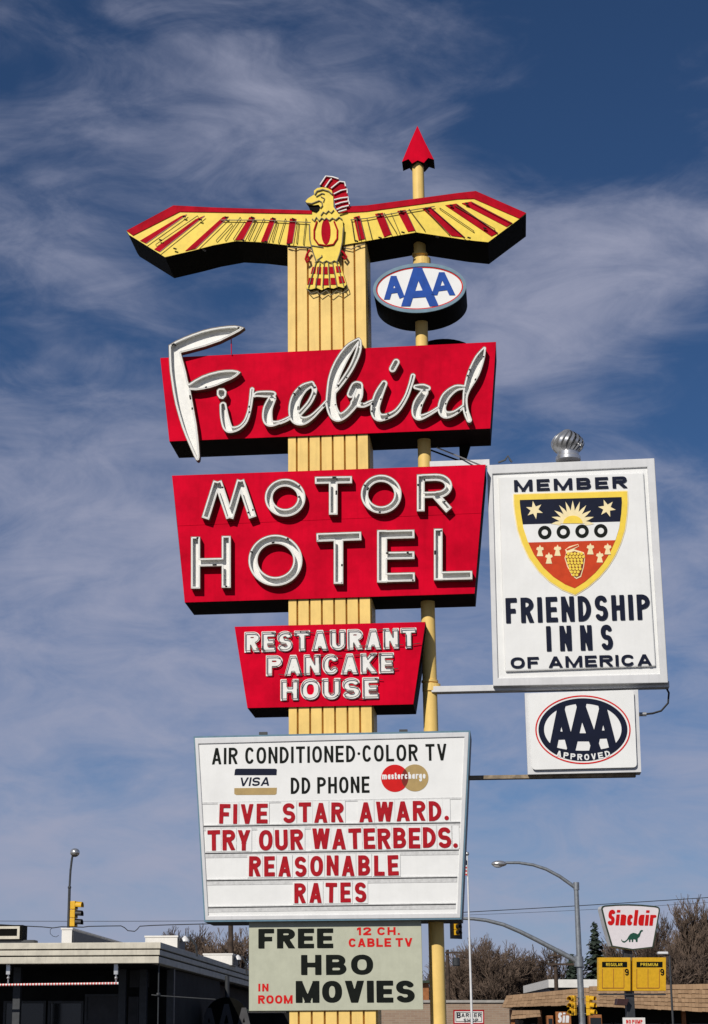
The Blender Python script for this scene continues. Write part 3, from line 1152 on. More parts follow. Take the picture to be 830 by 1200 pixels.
wing(wr, [(395, 242.8)] + Z8([(0, 129), (440, 69), (530, 59), (775, 166), (742, 192), (520, 95), (440, 98), (0, 158)]) + [(395, 250)],
     [Z8([(462, 118), (508, 110), (708, 214), (680, 232)]), Z8([(382, 128), (436, 120), (638, 262), (606, 278)]), Z8([(268, 142), (312, 138), (478, 284), (412, 276)]),
      Z8([(148, 156), (188, 150), (236, 250), (200, 256)]), Z8([(40, 170), (78, 164), (120, 268), (84, 282)]),
      [(414.5, 255), (421.5, 253), (428, 280), (420.5, 282)]],
     [tuple(Z8(q)) for q in ([(85, 165), (145, 262)], [(205, 145), (282, 248)], [(288, 150), (402, 268)], [(355, 140), (520, 252)], [(430, 130), (622, 242)], [(0, 190), (24, 285)], [(118, 165), (160, 262)])]
     + [tuple(Z8([(-50, 195), (-30, 292)])), tuple(Z8([(-75, 195), (-60, 295)]))],
     Z8([(-80, 198), (0, 190), (220, 150), (330, 132)]))
# body
body = Z7([(128, 322), (150, 298), (200, 268), (198, 236), (225, 214), (262, 208), (300, 211), (345, 233), (358, 290), (360, 370), (400, 425), (435, 478), (441, 560), (432, 660), (412, 755), (387, 826),
           (216, 826), (185, 730), (163, 640), (158, 540), (183, 465), (215, 430), (243, 402), (252, 372), (236, 352), (190, 356), (150, 352)])
bo = MB().prism(pl(SG, body, -0.06), -0.06, 0.02, 0, 1).build('bird_body', [BYEL, BLACK], bird)
jaw = Z7([(150, 353), (236, 353), (250, 374), (240, 400), (212, 408), (165, 392)])
MB().prism(pl(SG, jaw, -0.03), -0.03, 0.012).build('open_beak', BLACK, bo)
MB().prism(ell_plane(SG, -0.06, *Z7([(297, 575)])[0], 38 * .1417, 106 * .1417, 40), -0.068, -0.055).build('breast_patch', FRED, bo)
tb = MB()


def ztube(pts, Y, r, m):
    tb.tube([(x, Y, z) for x, z in pl(SG, Z7(pts), Y)], r, 5, False, m)


for q in ([(222, 490), (200, 560), (200, 630), (235, 680), (297, 690)], [(365, 490), (392, 560), (390, 630), (358, 680), (300, 690)]):
    ztube(q, -0.075, 0.014, 1)
ztube([(185, 470), (200, 488), (218, 455), (240, 486), (262, 462), (285, 478), (300, 462), (325, 482), (350, 462), (378, 478), (405, 455), (430, 474)], -0.075, 0.013, 0)
ztube([(255, 440), (275, 412), (296, 425), (318, 402), (340, 420), (362, 396)], -0.075, 0.010, 0)
ztube([(205, 268), (222, 240), (270, 226), (320, 240), (350, 268)], -0.075, 0.013, 0)
ztube([(215, 285), (262, 258), (285, 262)], -0.075, 0.009, 0)
ztube([(135, 338), (180, 342), (240, 318), (262, 330), (268, 360), (250, 380)], -0.075, 0.011, 0)
ztube([(255, 285), (285, 300), (275, 330)], -0.075, 0.008, 0)
for e in ([(160, 520), (163, 640), (185, 730), (216, 822)], [(441, 540), (432, 660), (412, 755), (388, 822)], [(180, 690), (275, 705)], [(225, 810), (265, 780), (262, 770)]):
    ztube(e, -0.07, 0.010, 0)
tb.build('neon_tube', [YGLASS, FRED], bo)
tail = Z7([(205, 820), (400, 820), (428, 890), (468, 1010), (442, 1040), (402, 1028), (360, 1046), (312, 1036), (262, 1058), (220, 1040), (172, 1052), (140, 1046), (134, 1028), (170, 920)])
to = MB().prism(pl(SG, tail, -0.05), -0.05, 0.02, 0, 1).build('tail', [BYEL, BLACK], bird)
for q in ([(186, 868), (216, 868), (208, 922), (172, 922)], [(226, 868), (258, 868), (256, 926), (220, 926)], [(272, 868), (310, 868), (312, 928), (270, 928)], [(328, 866), (362, 866), (368, 924), (330, 924)], [(378, 862), (414, 862), (424, 912), (384, 914)],
          [(158, 958), (196, 958), (188, 1012), (142, 1014)], [(216, 962), (256, 962), (252, 1018), (208, 1018)], [(272, 962), (318, 962), (320, 1018), (270, 1018)], [(336, 958), (380, 958), (386, 1014), (338, 1014)], [(400, 946), (440, 944), (456, 998), (408, 1004)]):
    MB().prism(pl(SG, Z7(q), -0.05), -0.06, -0.045).build('tail_patch', FRED, to)
tb = MB()
for k in range(6):
    x0, x1 = 215 + 34 * k, 150 + 60 * k
    ztube([(x0, 830), (x1, 1040)], -0.07, 0.008, 0)
ztube([(205, 830), (240, 812), (270, 832), (300, 815), (335, 832), (365, 815), (398, 830)], -0.07, 0.009, 0)
ztube([(138, 1048), (175, 1088), (225, 1070), (250, 1095), (300, 1060), (340, 1100), (385, 1065), (430, 1085), (480, 1050), (470, 1015)], -0.04, 0.009, 0)
tb.build('neon_tube', [YGLASS, FRED], to)
crest = Z7([(248, 190), (296, 116), (350, 122), (402, 138), (410, 158), (455, 166), (460, 200), (476, 222), (472, 260), (486, 290), (480, 320), (492, 350), (470, 385), (400, 412), (376, 372), (362, 300), (342, 236), (292, 212)])
co_ = MB().prism(pl(SG, crest, -0.03), -0.03, 0.05, 0, 1).build('crest', [FRED, BLACK], bird)
tb = MB()
for q in ([(248, 188), (296, 116), (350, 122), (402, 138)], [(290, 208), (330, 150), (345, 138)], [(340, 216), (390, 175), (412, 160), (452, 166), (460, 200)], [(362, 264), (420, 235), (472, 224), (474, 258)],
          [(364, 312), (420, 298), (482, 290), (482, 318)], [(372, 352), (420, 335), (486, 322), (492, 350)], [(385, 392), (430, 372), (486, 360)], [(400, 412), (468, 392)]):
    ztube(q, -0.055, 0.014, 0)
tb.build('neon_tube', GLASS, co_)
tb = MB()
ztube([(165, 725), (140, 760), (128, 800), (140, 830), (158, 812), (150, 780)], -0.045, 0.018, 0)
ztube([(425, 735), (445, 750), (468, 785), (455, 805), (436, 780)], -0.045, 0.018, 0)
tb.build('claw', FRED, bird)
for q in (T(250, 220, .1446, [(600, 475), (660, 490), (690, 478), (750, 480), (800, 500), (830, 495)]), [(402, 290), (412, 292), (420, 288), (428, 286)]):
    MB().tube([(x, -0.01, z) for x, z in pl(SG, q, -0.01)], 0.009, 5, False).build('wing_fringe', YGLASS, bird)

# ------------------------------------------------------------------ oval sign on the pole
av = thing('oval_club_sign', 'oval blue on white AAA sign threaded on the round pole', 'sign', SG, (pb[0], 0.44, SG.P(490, 366, 0)[1]))
c2 = T(340, 130, .3614, [(420, 575)])[0]
OY = 0.04
MB().prism(ell_plane(SG, OY, c2[0], c2[1], 54.6, 28.8), OY + 0.01, OY + 0.80).build('drum', BLACK, av)
MB().prism([ell_plane(SG, OY, c2[0], c2[1], 54.8, 29.0), ell_plane(SG, OY, c2[0], c2[1], 51.2, 25.0)], OY - 0.02, OY + 0.012).build('rim', TEAL, av)
MB().prism(ell_plane(SG, OY, c2[0], c2[1], 51.3, 25.2), OY - 0.004, OY + 0.02).build('face_panel', WHITE, av)
MB().prism([ell_plane(SG, OY, c2[0], c2[1], 51.0, 24.8), ell_plane(SG, OY, c2[0], c2[1], 49.6, 23.6)], OY - 0.009, OY - 0.002).build('face_border', CRED, av)
RG2 = lambda p: T(340, 130, .3614, [p])[0]


def A_letter(f, s, ap_, lf, rf, h, bar_t, clip=True, cross=None):
    """A from apex and two feet (zoomed pixels)"""
    a_, l_, r_ = f(ap_), f(lf), f(rf)
    h *= s
    c0, c1 = f(cross[:2]), f(cross[2:])
    ext = lambda p, q, k: (q[0] + (q[0] - p[0]) * k, q[1] + (q[1] - p[1]) * k)
    return [('bar',) + ext(l_, a_, .06) + ext(a_, l_, .06) + (h,), ('bar',) + ext(r_, a_, .06) + ext(a_, r_, .06) + (h,), ('bar',) + c0 + c1 + (bar_t * s,),
            ('clip', -1e5, 1e5, min(a_[1], a_[1]) - h * .25, max(l_[1], r_[1]))]


for args in (((336, 538), (314, 612), (362, 602), 9, 8, True, (320, 586, 360, 580)), ((414, 512), (375, 634), (466, 630), 14, 11, True, (385, 597, 455, 592)),
             ((492, 526), (468, 598), (526, 597), 9, 8, True, (474, 578, 520, 572))):
    lp = outline(A_letter(RG2, .3614, *args), [0], 0.25, 2)[0]
    MB().prism([pl(SG, l, OY) for l in lp], OY - 0.014, OY - 0.001).build('letter', BLUE, av)
MB().tube([(pb[0], PYC, SG.P(490, 312, PYC)[1]), (pb[0], PYC, SG.P(490, 304, PYC)[1])], 0.14, 20).build('collar', YEL, av)

# ------------------------------------------------------------------ changeable letter board
MY = -0.10
mq = thing('marquee_sign', 'white changeable letter board with red slot letters FIVE STAR AWARD', 'sign', SG, (0.0, 0.44, SG.P(388, 1079, 0)[1]))
outp = [(227, 863), (551.3, 856), (541, 1077.5), (239.6, 1080.5)]
midp = [(228.6, 865), (549.6, 858.2), (539.6, 1075.8), (241, 1078.6)]
inp = [(233, 872), (544.4, 863.8), (535.9, 1070), (244.6, 1073.2)]
MB().prism(pl(SG, outp, MY), MY + 0.03, 0.78, 0).build('cabinet', DSTEEL, mq)
MB().prism([pl(SG, outp, MY), pl(SG, midp, MY)], MY - 0.012, MY + 0.03).build('trim', TEAL, mq)
MB().prism([pl(SG, midp, MY), pl(SG, inp, MY)], MY - 0.02, MY + 0.03).build('frame', WFRAME, mq, bevel=0.008)
MB().prism(pl(SG, [(232, 871), (545.2, 863), (536.5, 1071), (244, 1074.2)], MY), MY, MY + 0.028).build('face_panel', WHITE, mq)
Q2 = lambda x, y: (215 + x * .2229, 850 + y * .2229)
Q3 = lambda x, y: (380 + x * .2289, 850 + y * .2289)
for yl, yr, hasshelf in ((405, 368, 0), (530, 497, 1), (672, 637, 1), (815, 777, 1), (957, 914, 1)):
    xl_ = 100 + (yl - 400) * 0.058
    A, B_ = SG.P(*Q2(xl_, yl), MY), SG.P(*Q3(702 - (yr - 370) * .055, yr), MY)
    r_ = MB()
    dx = B_[0] - A[0]
    for (z0, z1, y0, m) in ((0.0, 0.014, -0.022, 0), (-0.010, 0.0, -0.012, 1)) if hasshelf else ((-0.03, 0.0, -0.006, 0),):
        r_.prism([(A[0], A[1] + z0), (B_[0], B_[1] + z0), (B_[0], B_[1] + z1), (A[0], A[1] + z1)], MY + y0, MY + 0.004, m)
    if hasshelf:
        r_.prism([(A[0], A[1] - 0.07), (B_[0], B_[1] - 0.07), (B_[0], B_[1] - 0.012), (A[0], A[1] - 0.012)], MY - 0.005, MY + 0.004, 0)
    r_.build('letter_rail', [RAIL, RSTRIP], mq)
text('AIR CONDITIONED·COLOR TV', SG, Q2(150, 206), Q3(626, 94), MY, 0.004, LBLK, mq, 0.155, 0.26, 0.85, sink=0.002)
text('DD PHONE', SG, Q2(565, 361), Q3(232, 261), MY, 0.004, LBLK, mq, 0.16, 0.26, 0.8, sink=0.002)
for s, p, q, sp, gp in (('FIVE STAR AWARD.', Q2(190, 518), Q3(636, 386), 1.25, .26), ('TRY OUR WATERBEDS.', Q2(127, 660), Q3(682, 521), 0.72, .2),
                    ('REASONABLE', Q2(344, 797), Q3(381, 664), .6, .3), ('RATES', Q2(583, 935), Q3(215, 805), .6, .32)):
    x0, z0 = SG.P(*p, MY)
    x1, z1 = SG.P(*q, MY)
    for c, lps, t in layout(s, x0, z0, x1, z1, 0.205, gp, sp):
        dz, dx = random.uniform(-.006, .006), random.uniform(-.004, .004)
        an = random.uniform(-.026, .026)
        cx = lps[0][0][0]
        lps = [[(x + dx - an * (z - z0), z + dz + an * (x - cx)) for x, z in l] for l in lps]
        lo = MB().prism(lps, MY - 0.020, MY - 0.013).build('letter', LRED, mq)
        xs = [x for l in lps for x, z in l]
        # clear acrylic tile behind each letter reads as a slightly greyer plate
        MB().box(min(xs) - 0.022, max(xs) + 0.022, MY - 0.012, MY - 0.0065, z0 - 0.012, z1 + 0.02).build('letter_tile', WHITE, lo)
for (poly, m, nm) in (([(272, 232), (280, 228), (484, 228), (492, 232), (490, 262), (268, 262)], NAVY, 'card_emblem'), ([(268, 330), (492, 328), (490, 360), (482, 365), (278, 366), (268, 360)], GOLD, 'card_emblem')):
    MB().prism(pl(SG, [Q2(*p) for p in poly], MY), MY - 0.004, MY + 0.002).build(nm, m, mq)
text('VISA', SG, Q2(293, 320), Q2(459, 272), MY, 0.004, NAVY, mq, 0.2, 0.14, 0.5, shear=0.18, sink=0.002)
for (cx, cy, r_, m, dy) in ((362, 271, 70, CRED, .004), (465, 269, 69, GOLD, .0045)):
    MB().prism(ell_plane(SG, MY, *Q3(cx, cy), r_ * .2289, r_ * .2289, 48), MY - dy, MY + 0.002).build('card_emblem', m, mq)
lens = []
c1_, c2_ = 362, 465
for k in range(13):
    an = R(-42 + 84 * k / 12)
    lens.append((c1_ + 69.5 * math.cos(an), 270 + 69.5 * math.sin(an)))
for k in range(13):
    an = R(138 + 84 * k / 12)
    lens.append((c2_ + 69.5 * math.cos(an), 270 + 69.5 * math.sin(an)))
MB().prism(pl(SG, [Q3(*p) for p in lens], MY), MY - 0.006, MY + 0.002).build('card_emblem', MIXRED, mq)
text('master', SG, Q3(297, 277), Q3(406, 240), MY, 0.009, WHITE, mq, 0.20, 0.25, sink=0.002)
text('charge', SG, Q3(413, 275), Q3(519, 238), MY, 0.009, WHITE, mq, 0.20, 0.25, sink=0.002)
hk = MB()
for (x, y) in (Q2(418, 44), Q3(405, 30)):
    X, Z = SG.P(x, y, MY)
    hk.box(X - 0.06, X + 0.06, MY + 0.02, MY + 0.08, Z - 0.01, Z + 0.03)
hk.build('lifting_lug', DSTEEL, mq)

# ------------------------------------------------------------------ movies board
HY = 0.0
hb = thing('movie_board', 'grey beige painted board lettered FREE HBO MOVIES below the letter board', 'sign', SG, (0.0, HY, SG.P(388, 1184, 0)[1]))
QH = lambda x, y: (270 + x * .3133, 1060 + y * .3133)
zt = SG.P(388, 1078, HY)[1]
bp = pl(SG, [QH(70, 398), QH(722, 393)], HY)
MB().prism([bp[0], bp[1], (bp[1][0] - .005, zt), (bp[0][0] - .005, zt)], HY, HY + 0.032).build('board', BEIGE, hb, bevel=0.004)
for s, p, q, m, w_, g_, sp in (('FREE', (105, 165), (385, 89), LBLK, .27, .16, .5), ('12 CH.', (474, 115), (634, 84), CRED, .24, .26, .75), ('CABLE TV', (443, 159), (681, 125), CRED, .23, .22, .6),
                               ('HBO', (265, 264), (534, 187), LBLK, .27, .22, .5), ('IN', (105, 325), (143, 296), CRED, .23, .3, .5), ('ROOM', (104, 371), (233, 339), CRED, .23, .2, .5),
                               ('MOVIES', (245, 368), (689, 284), LBLK, .27, .14, .5)):
    text(s, SG, QH(*p), QH(*q), HY, 0.003, m, hb, w_ * (.86 if w_ > .25 else 1), g_, sp, each=True, sink=0.002, xs=1.4 if w_ > .25 else 1.15)
cl = MB()
for px in (300, 490):
    X, Z = SG.P(px, 1079, HY)
    cl.box(X - 0.02, X + 0.02, HY + 0.034, HY + 0.06, Z - 0.9, Z + 0.12)
cl.build('hanger', DSTEEL, hb)

# ------------------------------------------------------------------ member sign, its vent and its arms
FY, FY1 = 0.24, 0.66
ms_ = thing('member_sign', 'tall white box sign with a shield lettered MEMBER FRIENDSHIP INNS OF AMERICA', 'sign', SG, (SG.P(680, 800, FY)[0], 0.45, SG.P(680, 803, FY)[1]))
fo = [(571, 545.5), (767, 537.5), (783, 800.5), (578, 804.5)]
fi = [(577.5, 556), (758.5, 548), (773.5, 790), (584, 795)]
MB().prism(pl(SG, fo, FY), FY + 0.02, FY1).build('cabinet', WFRAME, ms_)
MB().prism([pl(SG, fo, FY), pl(SG, fi, FY)], FY - 0.03, FY + 0.02).build('frame', WFRAME, ms_, bevel=0.01)
MB().prism(pl(SG, [(576.5, 555), (759.5, 547), (774.5, 791), (583, 796)], FY), FY, FY + 0.02).build('face_panel', WHITE, ms_)
RX = lambda x, y: (560 + x * .289, 490 + y * .289)
RY = lambda x, y: (560 + x * .289, 670 + y * .289)
pan = [RX(84, 240), RX(672, 222), RY(722, 386), RY(112, 408)]
MB().prism(pl(SG, pan, FY), FY - 0.045, FY + 0.004).build('raised_panel', WHITE, ms_, bevel=0.02)
FP = FY - 0.045
for s, p, q, w_, g_ in (('MEMBER', RX(148, 298), RX(603, 237), .215, .30), ('FRIENDSHIP', RY(115, 208), RY(695, 92), .165, .3), ('INNS', RY(280, 322), RY(544, 215), .165, .75), ('OF AMERICA', RY(134, 392), RY(703, 335), .20, .22)):
    text(s, SG, p, q, FP, 0.022, NAVY, ms_, w_, g_, 0.75, each=True, xs=1.35 if w_ > .19 else 1.1)
ZS = lambda p: T(600, 560, .1687, p)
sh = ZS([(15, 118), (410, 106), (798, 95), (803, 170), (798, 250), (783, 360), (755, 450), (715, 540), (665, 620), (605, 690), (530, 755), (440, 812), (350, 775), (265, 720), (190, 650), (120, 555), (75, 460), (42, 360), (24, 250), (16, 180)])
s0, s1, s2, s3 = outline([('poly', sh)], [1.2, 0, -1.0, -6.6], 0.4, 4)
shd = MB().prism([pl(SG, l, FP) for l in s0], FP - 0.008, FP + 0.004).build('shield', CREAM, ms_)
MB().prism([pl(SG, l, FP) for l in s1], FP - 0.013, FP - 0.006).build('shield_border', SYEL, shd)
half = lambda y0a, y0b, y1a, y1b: ('poly', ZS([(-50, y0a), (900, y0b), (900, y1a), (-50, y1b)]))


def field(y0, y0b, y1, y1b, m, nm):
    xs = np.arange(598, 740, .4); ys = np.arange(570, 702, .4)
    X, Y = np.meshgrid(xs, ys)
    D = np.maximum(sd_poly(X, Y, sh) + 6.6, sd_poly(X, Y, ZS([(-50, y0), (900, y0b), (900, y1b), (-50, y1)])))
    MB().prism([pl(SG, l, FP) for l in contour(D, xs, ys, 0)], FP - 0.018, FP - 0.010).build(nm, m, shd)


field(100, 80, 330, 302, NAVY, 'shield_field')
field(330, 302, 455, 430, WHITE, 'shield_field')
field(455, 430, 1000, 1000, ORED, 'shield_field')


def emblem(polys, m, nm, dy=0.023):
    q = MB()
    for p in polys:
        q.prism(pl(SG, ZS(p), FP), FP - dy, FP - 0.015)
    return q.build(nm, m, shd)


def circ(cx, cy, r, n=20, ry=None):
    return [(cx + r * math.cos(2 * PI * i / n), cy + (ry or r) * math.sin(2 * PI * i / n)) for i in range(n)]


rays = []
for k in range(11):
    an = R(183 + 174 * k / 10)
    L_ = 150 + 12 * math.sin((k / 10) * PI)
    cs, sn = math.cos(an), math.sin(an)
    px_, py_ = -sn, cs
    b0, b1, b2 = 84, 118, L_
    w0 = 15
    bend = 8 * (k - 5) / 5
    c_ = (422, 322)
    rays.append([(c_[0] + cs * b0 + px_ * w0, c_[1] + sn * b0 + py_ * w0), (c_[0] + cs * b1 + px_ * (w0 * .75 + bend * .3), c_[1] + sn * b1 + py_ * (w0 * .75 + bend * .3)), (c_[0] + cs * b2 + px_ * bend, c_[1] + sn * b2 + py_ * bend),
                 (c_[0] + cs * b1 - px_ * (w0 * .6 - bend * .2), c_[1] + sn * b1 - py_ * (w0 * .6 - bend * .2)), (c_[0] + cs * b0 - px_ * w0, c_[1] + sn * b0 - py_ * w0)])
emblem(rays, CREAM, 'sun_rays')
emblem([[(422 + 92 * math.cos(R(180 + 180 * k / 20)), 320 + 86 * math.sin(R(180 + 180 * k / 20))) for k in range(21)]], CREAM, 'sun_disc', 0.0235)
emblem([[(424 + 68 * math.cos(R(180 + 180 * k / 20)), 319 + 54 * math.sin(R(180 + 180 * k / 20))) for k in range(21)]], SYEL, 'sun_disc', 0.026)
for (cx, cy, rt) in ((157, 226, 20), (660, 214, 10)):
    p = []
    for k in range(12):
        r_ = (62 if k % 2 == 0 else 27) * (1.08 if k in (2, 8) else 1)
        an = R(rt + 30 * k)
        p.append((cx + r_ * math.cos(an), cy + r_ * .95 * math.sin(an)))
    emblem([p], CREAM, 'flower')
for (cx, cy) in ((228, 382), (357, 378), (487, 373), (617, 370)):
    MB().prism([pl(SG, ZS(circ(cx, cy, 47, 28)), FP), pl(SG, ZS(circ(cx, cy, 22, 28)), FP)], FP - 0.023, FP - 0.015).build('ring', LBLK, shd)
for (cx, cy) in ((195, 508), (257, 560), (317, 506), (545, 496), (610, 552), (665, 496)):
    emblem([[(cx - 22, cy + 38), (cx - 12, cy), (cx - 26, cy - 8), (cx - 20, cy - 24), (cx - 8, cy - 24), (cx, cy - 40), (cx + 8, cy - 24), (cx + 22, cy - 24), (cx + 26, cy - 8), (cx + 12, cy), (cx + 22, cy + 38)]], CREAM, 'bell_mark')
emblem([[(370, 500), (400, 478), (460, 462), (466, 478), (430, 498), (500, 520), (508, 560), (500, 620), (480, 690), (448, 705), (415, 680), (385, 620), (366, 560), (376, 520)]], CREAM, 'grape_cluster')
emblem([[(376, 498), (458, 466), (462, 476), (384, 508)]], ORED, 'grape_stem', 0.026)
emblem([[(374, 530), (432, 512), (498, 530), (502, 560), (494, 620), (475, 682), (447, 696), (420, 675), (390, 615), (372, 560)]], MIXRED, 'grape_cluster', 0.026)
gr = []
for i in range(8):
    n_ = (5, 6, 5, 5, 4, 4, 3, 2)[i]
    for k in range(n_):
        gr.append(circ(437 + (k - (n_ - 1) / 2) * 23 + (i % 2) * 2, 530 + i * 21, 10.5, 10))
emblem(gr, SYEL, 'grapes', 0.031)
# ventilator on top
vx, vz = SG.P(666, 538, 0.45)
vt = thing('turbine_ventilator', 'ribbed silver turbine ventilator standing on top of the member sign', 'ventilator', SG, (vx, 0.45, vz - 0.02))
MB().lathe(vx, 0.45, [(0.19, vz - 0.02), (0.19, vz + 0.03), (0.165, vz + 0.05), (0.165, vz + 0.12)], 28).build('collar', ALU, vt, smooth=True)
q = MB()
nv = 18
for k in range(nv):
    a0 = 2 * PI * k / nv
    prev = None
    rows = []
    for i in range(9):
        t = i / 8
        z = vz + 0.10 + 0.34 * t
        r_ = 0.255 * math.sin(PI * (0.20 + 0.72 * t)) ** 0.8
        tw = a0 + 0.75 * t
        A = (vx + r_ * math.cos(tw), 0.45 + r_ * math.sin(tw), z)
        r2 = r_ * 0.84
        tw2 = tw + 0.36
        Bp = (vx + r2 * math.cos(tw2), 0.45 + r2 * math.sin(tw2), z)
        Mx = (vx + r_ * 0.99 * math.cos(tw + .2), 0.45 + r_ * 0.99 * math.sin(tw + .2), z)
        rows.append((A, Mx, Bp))
    vs = [p for r_ in rows for p in r_]
    fs = []
    for i in range(8):
        for c_ in range(2):
            fs.append((i * 3 + c_, i * 3 + c_ + 1, (i + 1) * 3 + c_ + 1, (i + 1) * 3 + c_))
    q.add(vs, fs)
q.build('turbine_head', ALU, vt, smooth=True)
MB().lathe(vx, 0.45, [(0.075, vz + 0.425), (0.085, vz + 0.44), (0.05, vz + 0.465), (0.01, vz + 0.475)], 20).build('cap', ALU, vt, smooth=True)
MB().lathe(vx, 0.45, [(0.13, vz + 0.10), (0.16, vz + 0.2), (0.16, vz + 0.32), (0.05, vz + 0.43)], 20).build('core', DSTEEL, vt, smooth=True)


def beam(name, label, p, q, Y, hz, hy, m):
    A, B_ = SG.P(*p, Y), SG.P(*q, Y)
    z = (A[1] + B_[1]) / 2
    o = thing(name, label, 'beam', SG, (A[0], Y, z))
    MB().prism([(A[0], z - hz), (B_[0], z - hz), (B_[0], z + hz), (A[0], z + hz)], Y - hy, Y + hy).build('steel_bar', m, o, bevel=0.006)
    return o


b1 = beam('support_beam', 'pale steel beam under the member sign running back to the yellow pole', (506, 808.5), (784, 803.5), 0.42, 0.045, 0.10, WFRAME)
b2 = beam('support_beam', 'thin rusty steel beam below the small AAA APPROVED sign', (500, 913), (745, 908), 0.46, 0.028, 0.06, mat('rusty steel', (0.30, 0.23, 0.15), 0.7, 0.3, 9))
b3 = beam('support_beam', 'white steel beam from the pole to the top of the member sign, behind MOTOR', (500, 545.8), (574, 543), 0.45, 0.05, 0.06, WFRAME)
for (p, Yp, q, Yq, m, r_, lb) in (((512, 524.5), .45, (574, 549.5), .26, ALU, .012, 'pale guy rod from the yellow pole down to the corner of the member sign'),
                              ((505, 527.5), .55, (541, 541), .80, BLACK, .014, 'dark tie rod just below the pale guy rod')):
    A, B_ = SG.P(*p, Yp), SG.P(*q, Yq)
    MB().tube([(A[0], Yp, A[1]), (B_[0], Yq, B_[1])], r_, 6).solo('guy_rod', m, SG, (A[0], Yp, A[1]), lb, 'rod')
A = [(SG.P(x, y, 0.4)[0], 0.4, SG.P(x, y, 0.4)[1]) for x, y in ((584, 542), (592, 539), (595.5, 534), (598, 539), (600, 541.5))]
MB().tube(A, 0.016, 5).build('lifting_lug', DSTEEL, ms_)

# small AAA sign
a2 = thing('club_approval_sign', 'small white box sign with black oval AAA APPROVED emblem under the member sign', 'sign', SG, (SG.P(683, 906, .3)[0], 0.45, SG.P(683, 906, .3)[1]))
GY = 0.30
go = [RY(190, 492), RY(650, 478), RY(663, 812), RY(203, 822)]
gi = [RY(203, 500), RY(632, 482), RY(645, 795), RY(220, 805)]
MB().prism(pl(SG, go, GY), GY, GY + 0.32).build('cabinet', WFRAME, a2)
pn = []
g4 = pl(SG, gi, GY)
for i in range(4):                                # rounded plastic face
    c_ = Vector(g4[i]); p_ = Vector(g4[i - 1]); n_ = Vector(g4[(i + 1) % 4])
    d0, d1 = (p_ - c_).normalized() * .06, (n_ - c_).normalized() * .06
    for k in range(6):
        t = k / 5
        pn.append(tuple((c_ + d0) * (1 - t) ** 2 + c_ * 2 * t * (1 - t) + (c_ + d1) * t * t))
MB().prism(pn, GY - 0.05, GY + 0.004).build('face_panel', WHITE, a2, bevel=0.018)
GP = GY - 0.05
ce = RY(426, 640)
k_ = .289
MB().prism([ell_plane(SG, GP, *ce, 194 * k_, 139 * k_), ell_plane(SG, GP, *ce, 188.5 * k_, 133.5 * k_)], GP - 0.004, GP + 0.002).build('emblem_border', CRED, a2)
MB().prism(ell_plane(SG, GP, *ce, 181 * k_, 127 * k_), GP - 0.004, GP + 0.002).build('emblem_oval', NAVY, a2)
RYp = lambda p: RY(*p)
el = [('poly', T(560, 670, .289, [(426 + 157 * math.cos(2 * PI * i / 60), 640 + 104 * math.sin(2 * PI * i / 60)) for i in range(60)]))]
cuts = []
for ap_, lf, rf, h_, cr in (((420, 548), (372, 752), (492, 752), 18, (390, 672, 470, 672)), ((337, 560), (306, 712), (388, 752), 16, (320, 666, 368, 664)), ((508, 556), (462, 752), (546, 704), 16, (478, 662, 538, 660))):
    a_, l_, r_ = RY(*ap_), RY(*lf), RY(*rf)
    ex = lambda p, q, k=.3: (q[0] + (q[0] - p[0]) * k, q[1] + (q[1] - p[1]) * k)
    cuts += [('bar',) + ex(l_, a_) + ex(a_, l_) + (h_ * k_,), ('bar',) + ex(r_, a_) + ex(a_, r_) + (h_ * k_,), ('bar',) + RY(*cr[:2]) + RY(*cr[2:]) + (17 * k_,)]
band = [('poly', T(560, 670, .289, [(240, 800)] + [(426 + 190 * math.cos(R(180 - 180 * i / 24)), 650 + 76 * math.sin(R(180 - 180 * i / 24))) for i in range(3, 22)] + [(620, 800)]))]
inn = outline(el + [('cut', cuts)] + [('cut', band)], [0], 0.25, 2)[0]
for gl in group_loops(inn):
    MB().prism([pl(SG, l, GP) for l in gl], GP - 0.009, GP - 0.002).build('emblem_field', WHITE, a2)
for i, c_ in enumerate('APPROVED'):
    ar = MB()
    u = (i - 3.5) / 3.5
    cx, cy = 428 + 98 * u, 752 - 13.5 * u * u
    rot = -0.20 * u
    W_, H_ = 20, 25
    X0, Z0 = SG.P(*RY(cx, cy), GP)
    sc_ = abs(SG.P(*RY(cx + 1, cy), GP)[0] - X0)
    ar.prism([[(X0 + sc_ * ((x - W_ / 2) * math.cos(rot) + (y - H_ / 2) * math.sin(rot)), Z0 + sc_ * (-(x - W_ / 2) * math.sin(rot) + (y - H_ / 2) * math.cos(rot))) for x, y in l] for l in glyph_loops(c_, W_, H_, 5.4)], GP - 0.008, GP - 0.003)
    ar.build('letter', WHITE, a2)

cb = [(SG.P(x, y, .5)[0], .5, SG.P(x, y, .5)[1]) for x, y in ((780, 804), (784, 812), (783, 824), (775, 833), (765, 836), (755, 837))]
MB().tube(cb, 0.016, 6).solo('power_cable', WIRE, SG, cb[0], 'black cable looping from the member sign to the small AAA sign', 'cable', smooth=True)
X, Z = SG.P(756, 837, .5)
MB().tube([(X - .12, .5, Z), (X + .02, .5, Z)], 0.03, 8).build('conduit_fitting', ALU, a2)


# ================================================================== the street behind
def wp(px, py, Y):
    X, Z = WF.P(px, py, Y)
    return (X, Y, Z)


def rx(px, Y):                       # world X for a pixel column near the horizon
    return WF.P(px, 1180, Y)[0]


